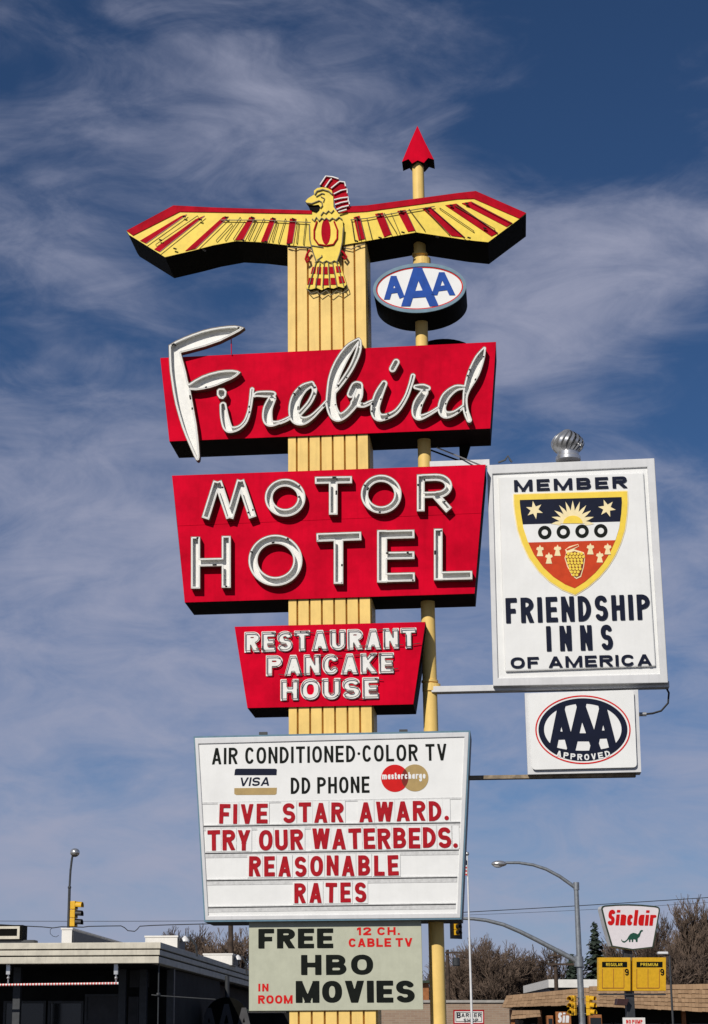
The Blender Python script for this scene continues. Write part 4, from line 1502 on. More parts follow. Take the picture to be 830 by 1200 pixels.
# ------------------------------------------------------------------ flat-roofed service station on the left
cx_, cz_ = WF.P(188.5, 1104.5, 45)
GS = Fr((cx_, 45.0), R(-6.3))
st = thing('service_station', 'flat roofed service station with cream stepped fascia and a dark shaded front', 'station', GS, (-8, 6, 0))
zt_ = cz_
zb = [GS.P(100, y, 0)[1] for y in (1104.6, 1112.0, 1113.4, 1119.6, 1121.0, 1129.0)]
LEN = 25.0
for i, (z1, z0, ins) in enumerate(((zb[0], zb[1], 0.0), (zb[2], zb[3], 0.02), (zb[4], zb[5], 0.045))):
    MB().box(-26, -ins, ins, LEN, z0, z1).build('fascia_board', CANW, st, bevel=0.012)
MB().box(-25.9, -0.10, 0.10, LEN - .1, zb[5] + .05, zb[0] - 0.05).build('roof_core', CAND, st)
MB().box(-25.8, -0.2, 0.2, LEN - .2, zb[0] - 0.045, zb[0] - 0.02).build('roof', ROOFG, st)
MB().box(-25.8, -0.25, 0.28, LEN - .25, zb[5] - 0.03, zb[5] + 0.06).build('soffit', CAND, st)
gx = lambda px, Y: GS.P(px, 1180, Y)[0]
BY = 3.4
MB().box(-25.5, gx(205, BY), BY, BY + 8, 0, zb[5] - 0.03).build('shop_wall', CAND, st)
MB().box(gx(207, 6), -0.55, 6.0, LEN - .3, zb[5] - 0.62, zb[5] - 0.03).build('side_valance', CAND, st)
for (p0, p1, y0, y1, nm, m) in ((103, 139, 1168, 1260, 'overhead_door', GREYP), (151, 163, 1168, 1260, 'door', GREYP), (152, 175, 1133, 1157, 'wall_panel', GREYP), (60, 96, 1176, 1262, 'window', WINDK), (8, 52, 1176, 1262, 'window', WINDK)):
    z1, z0 = GS.P(p0, y0, BY)[1], max(0.03, GS.P(p0, y1, BY)[1])
    w = MB().box(gx(p0, BY), gx(p1, BY), BY - 0.05, BY + 0.01, z0, z1).build(nm, m, st)
    fr_ = MB()
    a_, b_ = gx(p0, BY), gx(p1, BY)
    for (x0, x1, q0, q1) in ((a_ - .06, a_, z0, z1 + .06), (b_, b_ + .06, z0, z1 + .06), (a_, b_, z1, z1 + .06), (a_, b_, (z0 + z1) / 2 + .3, (z0 + z1) / 2 + .36)):
        fr_.box(x0, x1, BY - 0.09, BY - 0.052, q0, q1)
    if nm in ('window', 'overhead_door'):
        fr_.build('frame', DSTEEL, w)
for px, Y in ((143.5, 2.6), (168, 2.8), (20, 1.2), (200, 3.0)):
    x = gx(px, Y)
    MB().box(x - 0.09, x + 0.09, Y - 0.09, Y + 0.09, 0, zb[5]).build('post', DSTEEL, st, bevel=0.01)
x = GS.P(186, 1150, 0.35)[0]
q = MB().tube([(x, 0.35, zb[5]), (x, 0.35, 0.1)], 0.016, 8)
zc = GS.P(184, 1167, 0.35)[1]
q.tube([(x - 0.16, 0.35, zc + .02), (x + 0.06, 0.35, zc), (x + 1.3, 0.5, zc - .08)], 0.014, 6).ball((x, 0.33, zc + .03), 0.05)
q.build('downpipe', DSTEEL, st)
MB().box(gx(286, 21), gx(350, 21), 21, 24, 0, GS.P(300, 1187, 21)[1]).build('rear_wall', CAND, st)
# striped rod hung along the fascia
rodY = 0.32
pz = [GS.P(p, y, rodY) for p, y in ((-30, 1154.6), (139, 1152.4))]
rd = thing('striped_rod', 'red and white striped rod hung on two short hangers below the station fascia', 'rod', GS, (pz[1][0], rodY, pz[1][1]))
q = MB()
nseg = 96
for k in range(nseg):
    a_, b_ = k / nseg, (k + 1) / nseg
    f_ = lambda t: (pz[0][0] + (pz[1][0] - pz[0][0]) * t, rodY, pz[0][1] + (pz[1][1] - pz[0][1]) * t)
    q.tube([f_(a_), f_(b_)], 0.028, 8, False, k % 2)
q.build('rod', [LTRED, FLAGP], rd)
for px in (10.5, 136.5):
    A = GS.P(px, 1130, rodY)
    q = MB().box(A[0] - 0.045, A[0] + 0.045, rodY - .05, rodY + .05, GS.P(px, 1142, rodY)[1], zb[5])
    q.tube([(A[0], rodY, GS.P(px, 1142, rodY)[1]), (A[0], rodY, pz[1][1])], 0.018, 6).ball((A[0], rodY, GS.P(px, 1146, rodY)[1]), 0.04)
    q.build('hanger', ALU, rd)
# boards on the roof, facing the side street
roof_z = zb[0] - 0.02


def roof_board(label, p0, p1, ytop, Y0, Y1, group=None):
    x0, x1 = gx(p0, Y0), gx(p1, Y0)
    z = GS.P(p1, ytop, Y0)[1]
    o = thing('roof_board', label, 'roof board', GS, ((x0 + x1) / 2, Y0, roof_z))
    MB().box(x0, x1, Y0, Y1, roof_z, z - 0.04).build('board', STUC, o)
    MB().box(x0 - .02, x1 + .02, Y0 - .02, Y1 + .02, z - 0.04, z).build('coping', STUC, o)
    MB().box(x1 + 0.004, x1 + 0.03, Y0 + .05, Y1 - .05, roof_z + .03, z - 0.07).build('sign_face', DSTEEL, o)
    return x1, z


roof_board('narrow white ended roof board with a long dark side, under the yellow traffic signal', 70, 82, 1087.3, 2.2, 9.0)
x1, z1 = roof_board('wide white roof board at the front corner of the station', 169, 207, 1096.3, 3.5, 4.6)
gz = []
for (pA, pB, Yb, lb) in (((217, 1099.5), (231, 1116), 4.0, 'small gooseneck lamp beside the wide white roof board'), ((279, 1121.5), (289.5, 1139), 12.4, 'small gooseneck lamp beside the far roof board next to the movie board')):
    A, B_ = GS.P(*pA, Yb), GS.P(*pB, Yb)
    o = thing('gooseneck_lamp', lb, 'lamp', GS, (B_[0], Yb, B_[1]), 'gooseneck lamps on the station roof')
    pts = [(A[0], Yb, A[1]), (A[0] + .12, Yb, A[1] + .015), (A[0] + (B_[0] - A[0]) * .6, Yb, A[1] - .06), (A[0] + (B_[0] - A[0]) * .92, Yb, A[1] - .18), (B_[0], Yb, B_[1] - .1)]
    MB().tube(pts, 0.028, 6).build('arm', DSTEEL, o)
    MB().lathe(A[0], Yb, [(0.11, A[1] - .08), (0.10, A[1] - .02), (0.05, A[1] + .03), (0.02, A[1] + .06)], 14).build('shade', FLAGP, o, smooth=True)
roof_board('far white roof board on the station beside the movie board', 238, 272, 1117.2, 12.0, 13.2)
# dark framed box sign on the roof, far left
so_ = thing('roof_box_sign', 'dark box sign in a white frame on the station roof', 'sign', GS, (gx(0, 2), 2.0, roof_z))
z1, z0 = GS.P(10, 1085.5, 2)[1], GS.P(10, 1099, 2)[1]
a_, b_ = gx(-60, 2), gx(20.5, 2)
MB().box(a_, b_ + .06, 2.0, 2.5, z0 - .04, z1 + .03).build('cabinet', BLACK, so_)
MB().prism([[(a_, z0 - .03), (b_, z0 - .03), (b_, z1), (a_, z1)], [(a_ + .06, z0 + .04), (b_ - .06, z0 + .04), (b_ - .06, z1 - .06), (a_ + .06, z1 - .06)]], 1.96, 2.01).build('frame', CANW, so_)
MB().box(a_, gx(37, 2), 2.05, 2.45, roof_z, z0 - .05).build('base', DSTEEL, so_)
# dark round club sign under the canopy
rc = GS.P(265.5, 1196, 8.0)
rs_ = thing('round_club_sign', 'dark round AAA sign in the shade under the station roof', 'sign', GS, (rc[0], 8.1, 0))
rr = abs(GS.P(292, 1196, 8)[0] - rc[0])
MB().prism([(rc[0] + rr * math.cos(2 * PI * i / 40), rc[1] + rr * math.sin(2 * PI * i / 40)) for i in range(40)], 8.0, 8.16).build('disc', BLACK, rs_)
MB().tube([(rc[0], 8.1, 0), (rc[0], 8.1, zb[5])], 0.06, 10).build('post', DSTEEL, rs_)
lps = []
for k, (w_, h_) in enumerate(((.44, .62), (.52, .80), (.44, .62))):
    x0 = rc[0] + (-.70, -.26, .26)[k] * rr / .62
    for l in glyph_loops('A', w_ * rr / .62, h_ * rr / .62, 0.12 * rr / .62):
        lps.append([(x0 + x, rc[1] - (.28, .36, .28)[k] * rr / .62 + z) for x, z in l])
for i in (0, 1, 2):
    sub = lps[i * 2:i * 2 + 2]
    MB().prism(sub, 7.985, 8.002).build('letter', GREYP, rs_)

# white house with a dark green roof seen under the canopy
hx0, hx1 = rx(222, 95), rx(262, 95)
ho = thing('white_house', 'white clapboard house with a dark green roof seen under the station roof', 'house', WF, ((hx0 + hx1) / 2, 97, 0))
ze = WF.P(230, 1185, 95)[1]
zr = WF.P(230, 1172, 98)[1]
MB().box(hx0, hx1 + 3, 95, 101, 0, ze).build('wall', STUC, ho)
MB().add([(hx0 - .3, 94.7, ze), (hx1 + 3.3, 94.7, ze), (hx1 + 3.3, 101.3, ze), (hx0 - .3, 101.3, ze), (hx0 + .4, 98, zr + .6), (hx1 + 2.6, 98, zr + .6)], [(0, 1, 5, 4), (1, 2, 5), (2, 3, 4, 5), (3, 0, 4), (3, 2, 1, 0)]).build('roof', GREEN, ho)
for p0, p1 in ((229, 240), (247, 256)):
    w = MB().box(rx(p0, 95), rx(p1, 95), 94.96, 95.02, WF.P(p0, 1196, 95)[1], WF.P(p0, 1188.5, 95)[1]).build('window', WINDK, ho)
    MB().box(rx(p0, 95) - .06, rx(p1, 95) + .06, 94.9, 95.0, WF.P(p0, 1196, 95)[1] - .08, WF.P(p0, 1196, 95)[1]).build('sill', FLAGP, w)


# ------------------------------------------------------------------ lamps and signals
def signal(name, label, base, face, group, back=False, s=1.0, dark=False):
    """three-lens traffic signal; base = world point of the head's centre, face = yaw the lenses look along (-Y local)"""
    fr = Fr((base[0], base[1]), face)
    o = thing(name, label, 'traffic light', fr, (0, 0, base[2]), group)
    for k in (-1, 0, 1):
        z = base[2] + k * 0.345 * s
        h = MB().box(-.17 * s, .17 * s, -.10 * s, .12 * s, z - .165 * s, z + .165 * s).build('housing', SIGY, o, bevel=0.02)
        MB().lathe(0, 0, [(0.13 * s, 0), (0.02, .03)], 16)
        ln_ = MB()
        ln_.ball((0, -.10 * s, z), .13 * s, 0, 14, (1, .25, 1))
        ln_.build('lens', SIGR if k == 1 else LENS, h, smooth=True)
        v = MB()
        n = 12
        vs = []
        for i in range(n + 1):
            a = R(-25 + 230 * i / n)
            for (r_, y, dz) in ((.15 * s, -.10 * s, 0), (.15 * s, -.36 * s, -.02), (.135 * s, -.36 * s, -.02), (.135 * s, -.10 * s, 0)):
                vs.append((r_ * math.cos(a), y, z + r_ * math.sin(a) + dz))
        fs = []
        for i in range(n):
            for j in range(4):
                fs.append((i * 4 + j, i * 4 + (j + 1) % 4, (i + 1) * 4 + (j + 1) % 4, (i + 1) * 4 + j))
        fs += [(0, 1, 2, 3), tuple(n * 4 + j for j in (3, 2, 1, 0))]
        v.add(vs, fs).build('visor', BLOCK if back or (dark and k < 1) else SIGY, h)
    if back:
        MB().box(-.46 * s, .46 * s, .02, .05, base[2] - .72 * s, base[2] + .72 * s).build('backplate', BLOCK, o)
    return o


DL = 80.0
lb_, lt = wp(81, 1085, DL), wp(84.5, 1006, DL)
lamp = thing('street_lamp', 'dark street lamp with a round metal head above the service station roof', 'street lamp', WF, (lb_[0], DL, 0))
mid = wp(81.6, 1040, DL)
MB().tube([(lb_[0], DL, 0), (mid[0], DL, mid[2])], 0.085, 12, r1=0.055).build('post', DSTEEL, lamp, smooth=True)
hd = wp(88, 999, DL)
MB().tube([mid, wp(82.8, 1020, DL), lt, (hd[0] - .05, DL, hd[2] + .05)], 0.045, 10).ball(mid, .075).build('arm', DSTEEL, lamp, smooth=True)
MB().ball(hd, 0.20, 0, 20, (1.0, 1.3, .85)).build('lamp_head', ALU, lamp, smooth=True)
MB().ball((hd[0], DL, hd[2] - .05), 0.17, 0, 16, (1, 1.2, .8)).build('lens', WINDK, lamp, smooth=True)
sg_ = signal('traffic_signal', 'yellow traffic signal seen side on against the sky, beside the round headed lamp', wp(87, 1071, DL), R(72), 'traffic signals', dark=True)
DR = 86.0
pb_, pt_ = wp(683.6, 1222, DR), wp(675.2, 1038, DR)
ml = thing('street_lamp', 'tall grey steel lamp post with a long curved arm and a signal mast arm', 'street lamp', WF, (pb_[0], DR, 0))
MB().tube([(pb_[0], DR, 0), pt_], 0.17, 14, r1=0.10).build('post', GALV, ml, smooth=True)
MB().tube([wp(675.5, 1041, DR), wp(668, 1035.5, DR), wp(656, 1027, DR), wp(640, 1018.5, DR), wp(625, 1013.6, DR), wp(608, 1011, DR), wp(592, 1011, DR)], 0.085, 10, r1=0.06).build('lamp_arm', GALV, ml, smooth=True)
hp = wp(585, 1012.2, DR)
MB().ball(hp, 0.33, 0, 18, (1.05, .65, .42)).build('lamp_head', ALU, ml, smooth=True)
MB().ball((hp[0] - .05, DR, hp[2] - .06), 0.26, 0, 16, (.9, .6, .45)).build('lens', FLAGP, ml, smooth=True)
MB().tube([wp(678.5, 1128, DR), wp(668, 1122, DR), wp(650, 1112.5, DR), wp(630, 1102, DR), wp(610, 1092, DR), wp(590, 1083.5, DR), wp(570, 1078.5, DR), wp(555, 1076.8, DR), wp(540, 1076, DR), wp(525, 1076, DR)], 0.12, 10, r1=0.06).build('mast_arm', GALV, ml, smooth=True)
MB().tube([wp(678.3, 1121, DR), wp(678.7, 1133, DR)], 0.2, 14).build('arm_clamp', GALV, ml, smooth=True)
MB().tube([wp(675.3, 1034, DR), wp(675.6, 1043, DR)], 0.13, 14).build('arm_clamp', GALV, ml, smooth=True)
signal('traffic_signal', 'yellow traffic signal with a black backplate hanging from the mast arm beside the letter board', wp(535, 1086, DR - .3), R(35), 'traffic signals', back=True, s=.72)
signal('traffic_signal', 'yellow traffic signal left of the grey lamp post, just right of the orange Sin panel', wp(671.5, 1178.3, DR - .4), R(-40), 'traffic signals', s=.82)
signal('traffic_signal', 'yellow traffic signal with dark round lenses right of the grey lamp post', wp(691, 1178.3, DR - .4), R(48), 'traffic signals', s=.82)
for px in (671.5, 691):
    q = MB()
    p_, e_ = wp(px, 1169, DR - .3), wp(px, 1188, DR - .3)
    q.tube([wp(681.5, 1169, DR), p_, e_, wp(682.5, 1188, DR)], 0.03, 6)
    q.build('signal_bracket', GALV, ml)

# flagpole
DF = 55.0
ft, fbm = wp(547.6, 1003, DF), wp(554.3, 1235, DF)
fp = thing('flagpole', 'slim white flagpole with a furled flag at its top', 'flagpole', WF, (fbm[0], DF, 0))
MB().tube([(fbm[0], DF, 0), ft], 0.042, 10, r1=0.022).build('pole', FLAGP, fp, smooth=True)
MB().ball((ft[0], DF, ft[2] + .06), 0.06, 0, 12).build('finial', ALU, fp, smooth=True)
fl = MB()
f0, f1 = wp(546.8, 1008, DF), wp(546.2, 1026, DF)
for k in range(9):
    t0_, t1_ = k / 9, (k + 1) / 9
    za, zb_ = f0[2] + (f1[2] - f0[2]) * t0_, f0[2] + (f1[2] - f0[2]) * t1_
    wv = lambda t: .03 * math.sin(t * 9)
    w0_, w1_ = .05 + .08 * t0_, .05 + .08 * t1_
    x0_, x1_ = f0[0] - .02, f0[0] - .02
    fl.add([(x0_ - w0_, DF - .03 + wv(t0_), za), (x0_ + .02, DF - .06, za), (x1_ + .02, DF - .06, zb_), (x1_ - w1_, DF - .03 + wv(t1_), zb_),
            (x0_ - w0_, DF + .03 + wv(t0_), za), (x0_ + .02, DF - .03, za), (x1_ + .02, DF - .03, zb_), (x1_ - w1_, DF + .03 + wv(t1_), zb_)],
           [(0, 1, 2, 3), (7, 6, 5, 4), (0, 4, 5, 1), (3, 2, 6, 7), (0, 3, 7, 4), (1, 5, 6, 2)], 2 if k < 3 else (k % 2))
fl.build('flag', [LTRED, FLAGP, NAVY], fp)

# barber sign
DB = 60.0
bs = thing('barber_sign', 'small white board on posts lettered BARBER SHOP behind the flagpole', 'sign', WF, (rx(549.5, DB), DB, 0))
g4 = [wp(532, 1199.5, DB), wp(567, 1199.5, DB), wp(567, 1184, DB), wp(532, 1184, DB)]
g4 = [(p[0], p[2]) for p in g4]
MB().prism(g4, DB, DB + .05).build('board', STUC, bs)
ins = lambda k: [(g4[0][0] + k, g4[0][1] + k), (g4[1][0] - k, g4[1][1] + k), (g4[2][0] - k, g4[2][1] - k), (g4[3][0] + k, g4[3][1] - k)]
MB().prism([ins(-.015), ins(.02)], DB - .01, DB + .02).build('border', FRED, bs)
MB().prism([ins(.055), ins(.068)], DB - .006, DB + .01).build('inner_border', LBLK, bs)
text('B', WF, (535.5, 1193.2), (540, 1186.2), DB, .006, NAVY, bs, .2, .2, name='letter')
text('ARBER', WF, (540.8, 1192), (564, 1187.4), DB, .006, NAVY, bs, .2, .3)
text('SHOP', WF, (543.5, 1198), (560.5, 1193.6), DB, .006, NAVY, bs, .2, .3)
for px in (535, 564):
    MB().box(rx(px, DB) - .04, rx(px, DB) + .04, DB + .05, DB + .12, 0, g4[2][1] - .05).build('post', WPOLE, bs)

# ------------------------------------------------------------------ filling station with a shake roof
SB = Fr((0.0, 0.0), 0.0)
ss = thing('filling_station', 'low filling station with a brown wood shake mansard roof behind the yellow price signs', 'station', WF, (rx(740, 103), 104, 0))
STD = 100.0


def mansard(p, courses, D0, run, nm='shake_roof'):
    """p: eave-left, eave-right, top-right, top-left in the photograph; laid in overlapping courses"""
    e0, e1 = wp(*p[0], D0), wp(*p[1], D0)
    t1_, t0_ = wp(*p[2], D0 + run), wp(*p[3], D0 + run)
    lerp = lambda A, B_, t: tuple(a + (b - a) * t for a, b in zip(A, B_))
    mb = MB()
    for k in range(courses):
        a0, a1 = k / courses, (k + 1) / courses
        L0, R0, L1, R1 = lerp(e0, t0_, a0), lerp(e1, t1_, a0), lerp(e0, t0_, a1), lerp(e1, t1_, a1)
        n = max(6, int((R0[0] - L0[0]) / 0.17))
        for j in range(n):
            u0, u1 = j / n, (j + 1) / n - 0.03 / n
            dy = random.uniform(-.02, .02)
            dz = random.uniform(-.03, .0)
            A, B_, C_, D_ = lerp(L0, R0, u0), lerp(L0, R0, u1), lerp(L1, R1, u1), lerp(L1, R1, u0)
            mb.add([(A[0], A[1] - .17 + dy, A[2] + dz), (B_[0], B_[1] - .17 + dy, B_[2] + dz), (C_[0], C_[1] - .03, C_[2] + .03), (D_[0], D_[1] - .03, D_[2] + .03),
                    (A[0], A[1] + .05, A[2] + dz), (B_[0], B_[1] + .05, B_[2] + dz), (C_[0], C_[1] + .05, C_[2]), (D_[0], D_[1] + .05, D_[2])],
                   [(0, 1, 2, 3), (7, 6, 5, 4), (0, 4, 5, 1), (0, 3, 7, 4), (1, 5, 6, 2), (3, 2, 6, 7)])
    o = mb.build(nm, SHAKE, ss)
    back = MB()
    q0, q1 = (e0[0] + 1.9, D0 + 8, e0[2]), (e1[0] - .1, D0 + 8, e1[2])
    q2, q3 = (t1_[0], D0 + 8, t1_[2]), (t0_[0] + 1.9, D0 + 8, t0_[2])
    back.add([(e0[0], D0 + .08, e0[2]), (e1[0], D0 + .08, e1[2]), (t1_[0], D0 + run + .08, t1_[2]), (t0_[0], D0 + run + .08, t0_[2]), q0, q1, q2, q3],
             [(0, 1, 2, 3), (7, 6, 5, 4), (0, 4, 5, 1), (0, 3, 7, 4), (1, 5, 6, 2), (3, 2, 6, 7)])
    back.build('roof_deck', CAND, o)
    return o


def shake_mat():
    m = bpy.data.materials.new('wood shake')
    m.use_nodes = True
    t = m.node_tree
    p = t.nodes['Principled BSDF']
    p.inputs['Roughness'].default_value = 0.9
    gi = t.nodes.new('ShaderNodeNewGeometry')
    rp = t.nodes.new('ShaderNodeValToRGB')
    rp.color_ramp.elements[0].color = (0.27, 0.165, 0.088, 1)
    rp.color_ramp.elements[1].color = (0.37, 0.235, 0.13, 1)
    t.links.new(gi.outputs['Random Per Island'], rp.inputs[0])
    t.links.new(rp.outputs[0], p.inputs['Base Color'])
    return m


SHAKE = shake_mat()
mansard([(588, 1180.3), (690, 1177), (690, 1158), (593.5, 1167.4)], 4, STD, 1.2)
mansard([(690.5, 1178.5), (862, 1187.5), (862, 1153), (690.5, 1156.5)], 6, STD - .3, 1.6)
mansard([(598.5, 1194), (633.5, 1191), (632.5, 1184.5), (600.5, 1184.8)], 2, STD - 1.5, .5, 'porch_roof')
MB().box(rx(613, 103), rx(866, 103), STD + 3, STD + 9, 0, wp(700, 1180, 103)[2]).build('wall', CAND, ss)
for p0, p1 in ((612, 630), (634, 648), (700, 716), (720, 742), (748, 772), (778, 802), (808, 830)):
    w = MB().box(rx(p0, 103), rx(p1, 103), STD + 2.95, STD + 3.01, .5, 2.9).build('window', WINDK, ss)
    q = MB()
    for x in (rx(p0, 103), rx(p1, 103)):
        q.box(x - .05, x + .05, STD + 2.9, STD + 2.948, .45, 2.95)
    q.build('frame', DSTEEL, w)
for px in (600, 632, 695, 800):
    MB().box(rx(px, 101) - .1, rx(px, 101) + .1, 100.8, 101.0, 0, wp(px, 1184, 101)[2]).build('post', ORNG, ss)
op = thing('station_panel_sign', 'orange brown panel with white italic letters Sin below the shake roof', 'sign', WF, (rx(658, 99), 99, 0))
q0, q1 = wp(652, 1204, 99), wp(669, 1185.5, 99)
MB().box(q0[0], q1[0], 99, 99.2, q0[2], q1[2]).build('panel', ORNG, op)
for x in (q0[0] + .1, q1[0] - .1):
    MB().box(x - .05, x + .05, 99.2, 99.3, 0, q1[2] - .1).build('post', DSTEEL, op)
text('Sin', WF, (653.5, 1198.5), (667.5, 1186.5), 99, .02, FLAGP, op, .2, .2, shear=.12, xs=1.2)
for (p0, p1, yt, yb, lb) in ((641, 648, 1190, 1215, 'orange petrol pump left of the Sin panel'), (690, 705, 1189, 1215, 'wide orange petrol pump right of the grey lamp post')):
    o = thing('fuel_pump', lb, 'petrol pump', WF, (rx((p0 + p1) / 2, 98), 98, 0))
    z1 = wp(p0, yt, 98)[2]
    MB().box(rx(p0, 98), rx(p1, 98), 98, 98.5, 0.15, z1).build('body', ORNG, o, bevel=.03)
    MB().box(rx(p0, 98) + .05, rx(p1, 98) - .05, 97.97, 98.02, z1 - .5, z1 - .15).build('dial', WINDK, o)
    MB().box(rx(p0, 98) - .1, rx(p1, 98) + .1, 97.8, 98.7, 0, .15).build('base', CONC, o)

# pole sign with the dinosaur emblem and two price boards
DS = 75.0
SP = Fr((rx(740.5, DS), DS), R(9))
ps = thing('fuel_brand_sign', 'white Sinclair pole sign with a green dinosaur above two yellow price boards', 'sign', SP, (0, 0, 0))
ZP = lambda p: T(700, 1050, .1566, p)
q = SP.P(741, 1116, 0)
MB().box(-.16 + .03, .16 + .03, -.12 + .3, .12 + .3, 0, q[1] + .2).build('post', DSTEEL, ps, bevel=.02)
so1 = ZP([(30, 96), (36, 78), (55, 70), (140, 63), (232, 61), (330, 65), (430, 74), (455, 80), (467, 92), (469, 112), (445, 250), (420, 383), (415, 388), (268, 405), (262, 405), (112, 380), (106, 374), (60, 220)])
o0, o1 = outline([('poly', so1)], [0, -1.5], .3, 2)
MB().prism([pl(SP, l, 0) for l in o0], 0.02, .42, 0, 1, 0).build('cabinet', [WHITE, WFRAME], ps)
MB().prism([pl(SP, l, 0) for l in o0 + o1], -.02, .02).build('border', GREEN, ps)
MB().prism([pl(SP, l, 0) for l in o1], -.004, .022).build('face_panel', mat('pale pinkish sign plastic', (0.78, 0.72, 0.73), .4, .03, 6), ps)
text('Sinclair', SP, ZP([(74, 219)])[0], ZP([(437, 106)])[0], -.004, .01, CRED, ps, .195, .17, shear=.17, xs=1.2)
dino = ZP([(180, 322), (190, 336), (205, 338), (222, 325), (235, 300), (248, 284), (268, 275), (288, 279), (302, 287), (314, 274), (320, 260), (330, 253), (342, 256), (340, 264), (330, 268), (324, 282), (318, 302), (302, 318), (301, 344), (289, 344), (286, 326), (270, 323), (268, 344), (258, 344), (258, 326), (248, 326), (248, 344), (238, 344), (236, 322), (222, 336), (205, 349), (190, 347), (180, 335)])
MB().prism(pl(SP, dino, 0), -.014, -.003).build('dinosaur_emblem', DGRN, ps)
for (x0, x1, w_) in ((12, 250, 'REGULAR'), (270, 515, 'PREMIUM')):
    f = lambda *p: ZP([p])[0]
    pn_ = MB().prism(pl(SP, [f(x0, 710), f(x1, 710), f(x1, 460), f(x0, 460)], 0), .0, .22).build('price_board', SIGY, ps, bevel=.01)
    MB().prism(pl(SP, [f(x0 + 24, 534), f(x1 - 26, 534), f(x1 - 26, 492), f(x0 + 24, 492)], 0), -.006, .002).build('header', LBLK, pn_)
    text(w_, SP, f(x0 + 55, 524), f(x1 - 62, 502), -.006, .004, SYEL, pn_, .16, .3)
    text('9', SP, f(x1 - 42, 596), f(x1 - 15, 544), 0, .008, LBLK, pn_, .2, .3)
    q = MB()
    for xa_ in (x0 + 24, x0 + 108, x1 - 52):
        q.prism(pl(SP, [f(xa_, 688), f(xa_ + 3, 688), f(xa_ + 3, 545), f(xa_, 545)], 0), -.012, .002)
    q.prism(pl(SP, [f(x0 + 24, 691), f(x1 - 52, 691), f(x1 - 52, 686), f(x0 + 24, 686)], 0), -.0125, .002)
    q.build('digit_rail', ORNG, pn_)
f = lambda *p: ZP([p])[0]
MB().prism(pl(SP, [f(12, 742), f(515, 742), f(515, 730), f(12, 730)], .1), .1, .16).build('crossbar', DSTEEL, ps)
MB().prism(pl(SP, [f(135, 815), f(218, 820), f(234, 772), f(142, 768)], 0), -.1, .15).build('floodlight', mat('dark maroon paint', (0.05, 0.02, 0.018), .5, .2, 8), ps, bevel=.02)
np_ = thing('pump_sign', 'small white board with red letters NO PUMP below the pole sign', 'sign', WF, (rx(743, 72), 72, 0))
q0, q1 = wp(730.5, 1206, 72), wp(756, 1192.5, 72)
MB().box(q0[0], q1[0], 72, 72.06, q0[2], q1[2]).build('board', STUC, np_)
text('NO PUMP', WF, (734, 1199.6), (753, 1195), 72, .008, CRED, np_, .2, .25)
MB().box(rx(743, 72) - .04, rx(743, 72) + .04, 72.06, 72.14, 0, q1[2] - .05).build('post', DSTEEL, np_)
# low lamp behind the price boards
o = thing('area_lamp', 'short dark lamp with a white flat head right of the premium price board', 'lamp', WF, (rx(785, 84), 84, 0))
a_ = wp(784.5, 1120, 84)
MB().tube([(a_[0], 84, 0), (a_[0], 84, a_[2]), wp(777, 1118.6, 84)], .045, 8).build('post', DSTEEL, o)
h_ = wp(778.5, 1117, 84)
MB().box(h_[0] - .28, h_[0] + .15, 83.85, 84.2, h_[2] - .05, h_[2] + .06).build('lamp_head', FLAGP, o, bevel=.03)

# brick building, shed, far white roof
bk = thing('brick_building', 'long low tan brick building behind the barber sign', 'building', WF, (rx(555, 114), 116, 0))
z1 = wp(550, 1172, 112)[2]
MB().box(rx(440, 112), rx(612, 112), 112, 124, 0, z1 - .14).build('wall', BRICK, bk)
MB().box(rx(440, 112) - .1, rx(612, 112) + .1, 111.9, 124.1, z1 - .14, z1).build('coping', CONC, bk)
for p0, p1 in ((508, 520), (571, 578), (584, 590)):
    w = MB().box(rx(p0, 112), rx(p1, 112), 111.95, 112.02, 1.0, 2.5).build('window', WINDK, bk)
    MB().box(rx(p0, 112) - .08, rx(p1, 112) + .08, 111.86, 112.0, .9, 1.0).build('sill', CONC, w)
sh_ = thing('wooden_shed', 'orange brown wooden shed between the movie board and the yellow pole', 'shed', WF, (rx(496, 126), 128, 0))
z1 = wp(498, 1152, 126)[2]
MB().box(rx(488, 126), rx(503, 126), 126, 130, 0, z1).build('wall', ORNG, sh_)
MB().box(rx(486, 126), rx(505, 126), 125.6, 130.4, z1, z1 + .15).build('roof', GREEN, sh_)
wb = thing('white_building', 'pale flat roofed building beyond the shake roof, behind the utility pole', 'building', WF, (rx(668, 128), 130, 0))
z1 = wp(668, 1148, 126)[2]
MB().box(rx(645, 126), rx(700, 126), 126, 138, 0, z1 - .5).build('wall', GREYP, wb)
MB().box(rx(643, 126), rx(703, 126), 125.6, 138.4, z1 - .5, z1).build('roof', STUC, wb)


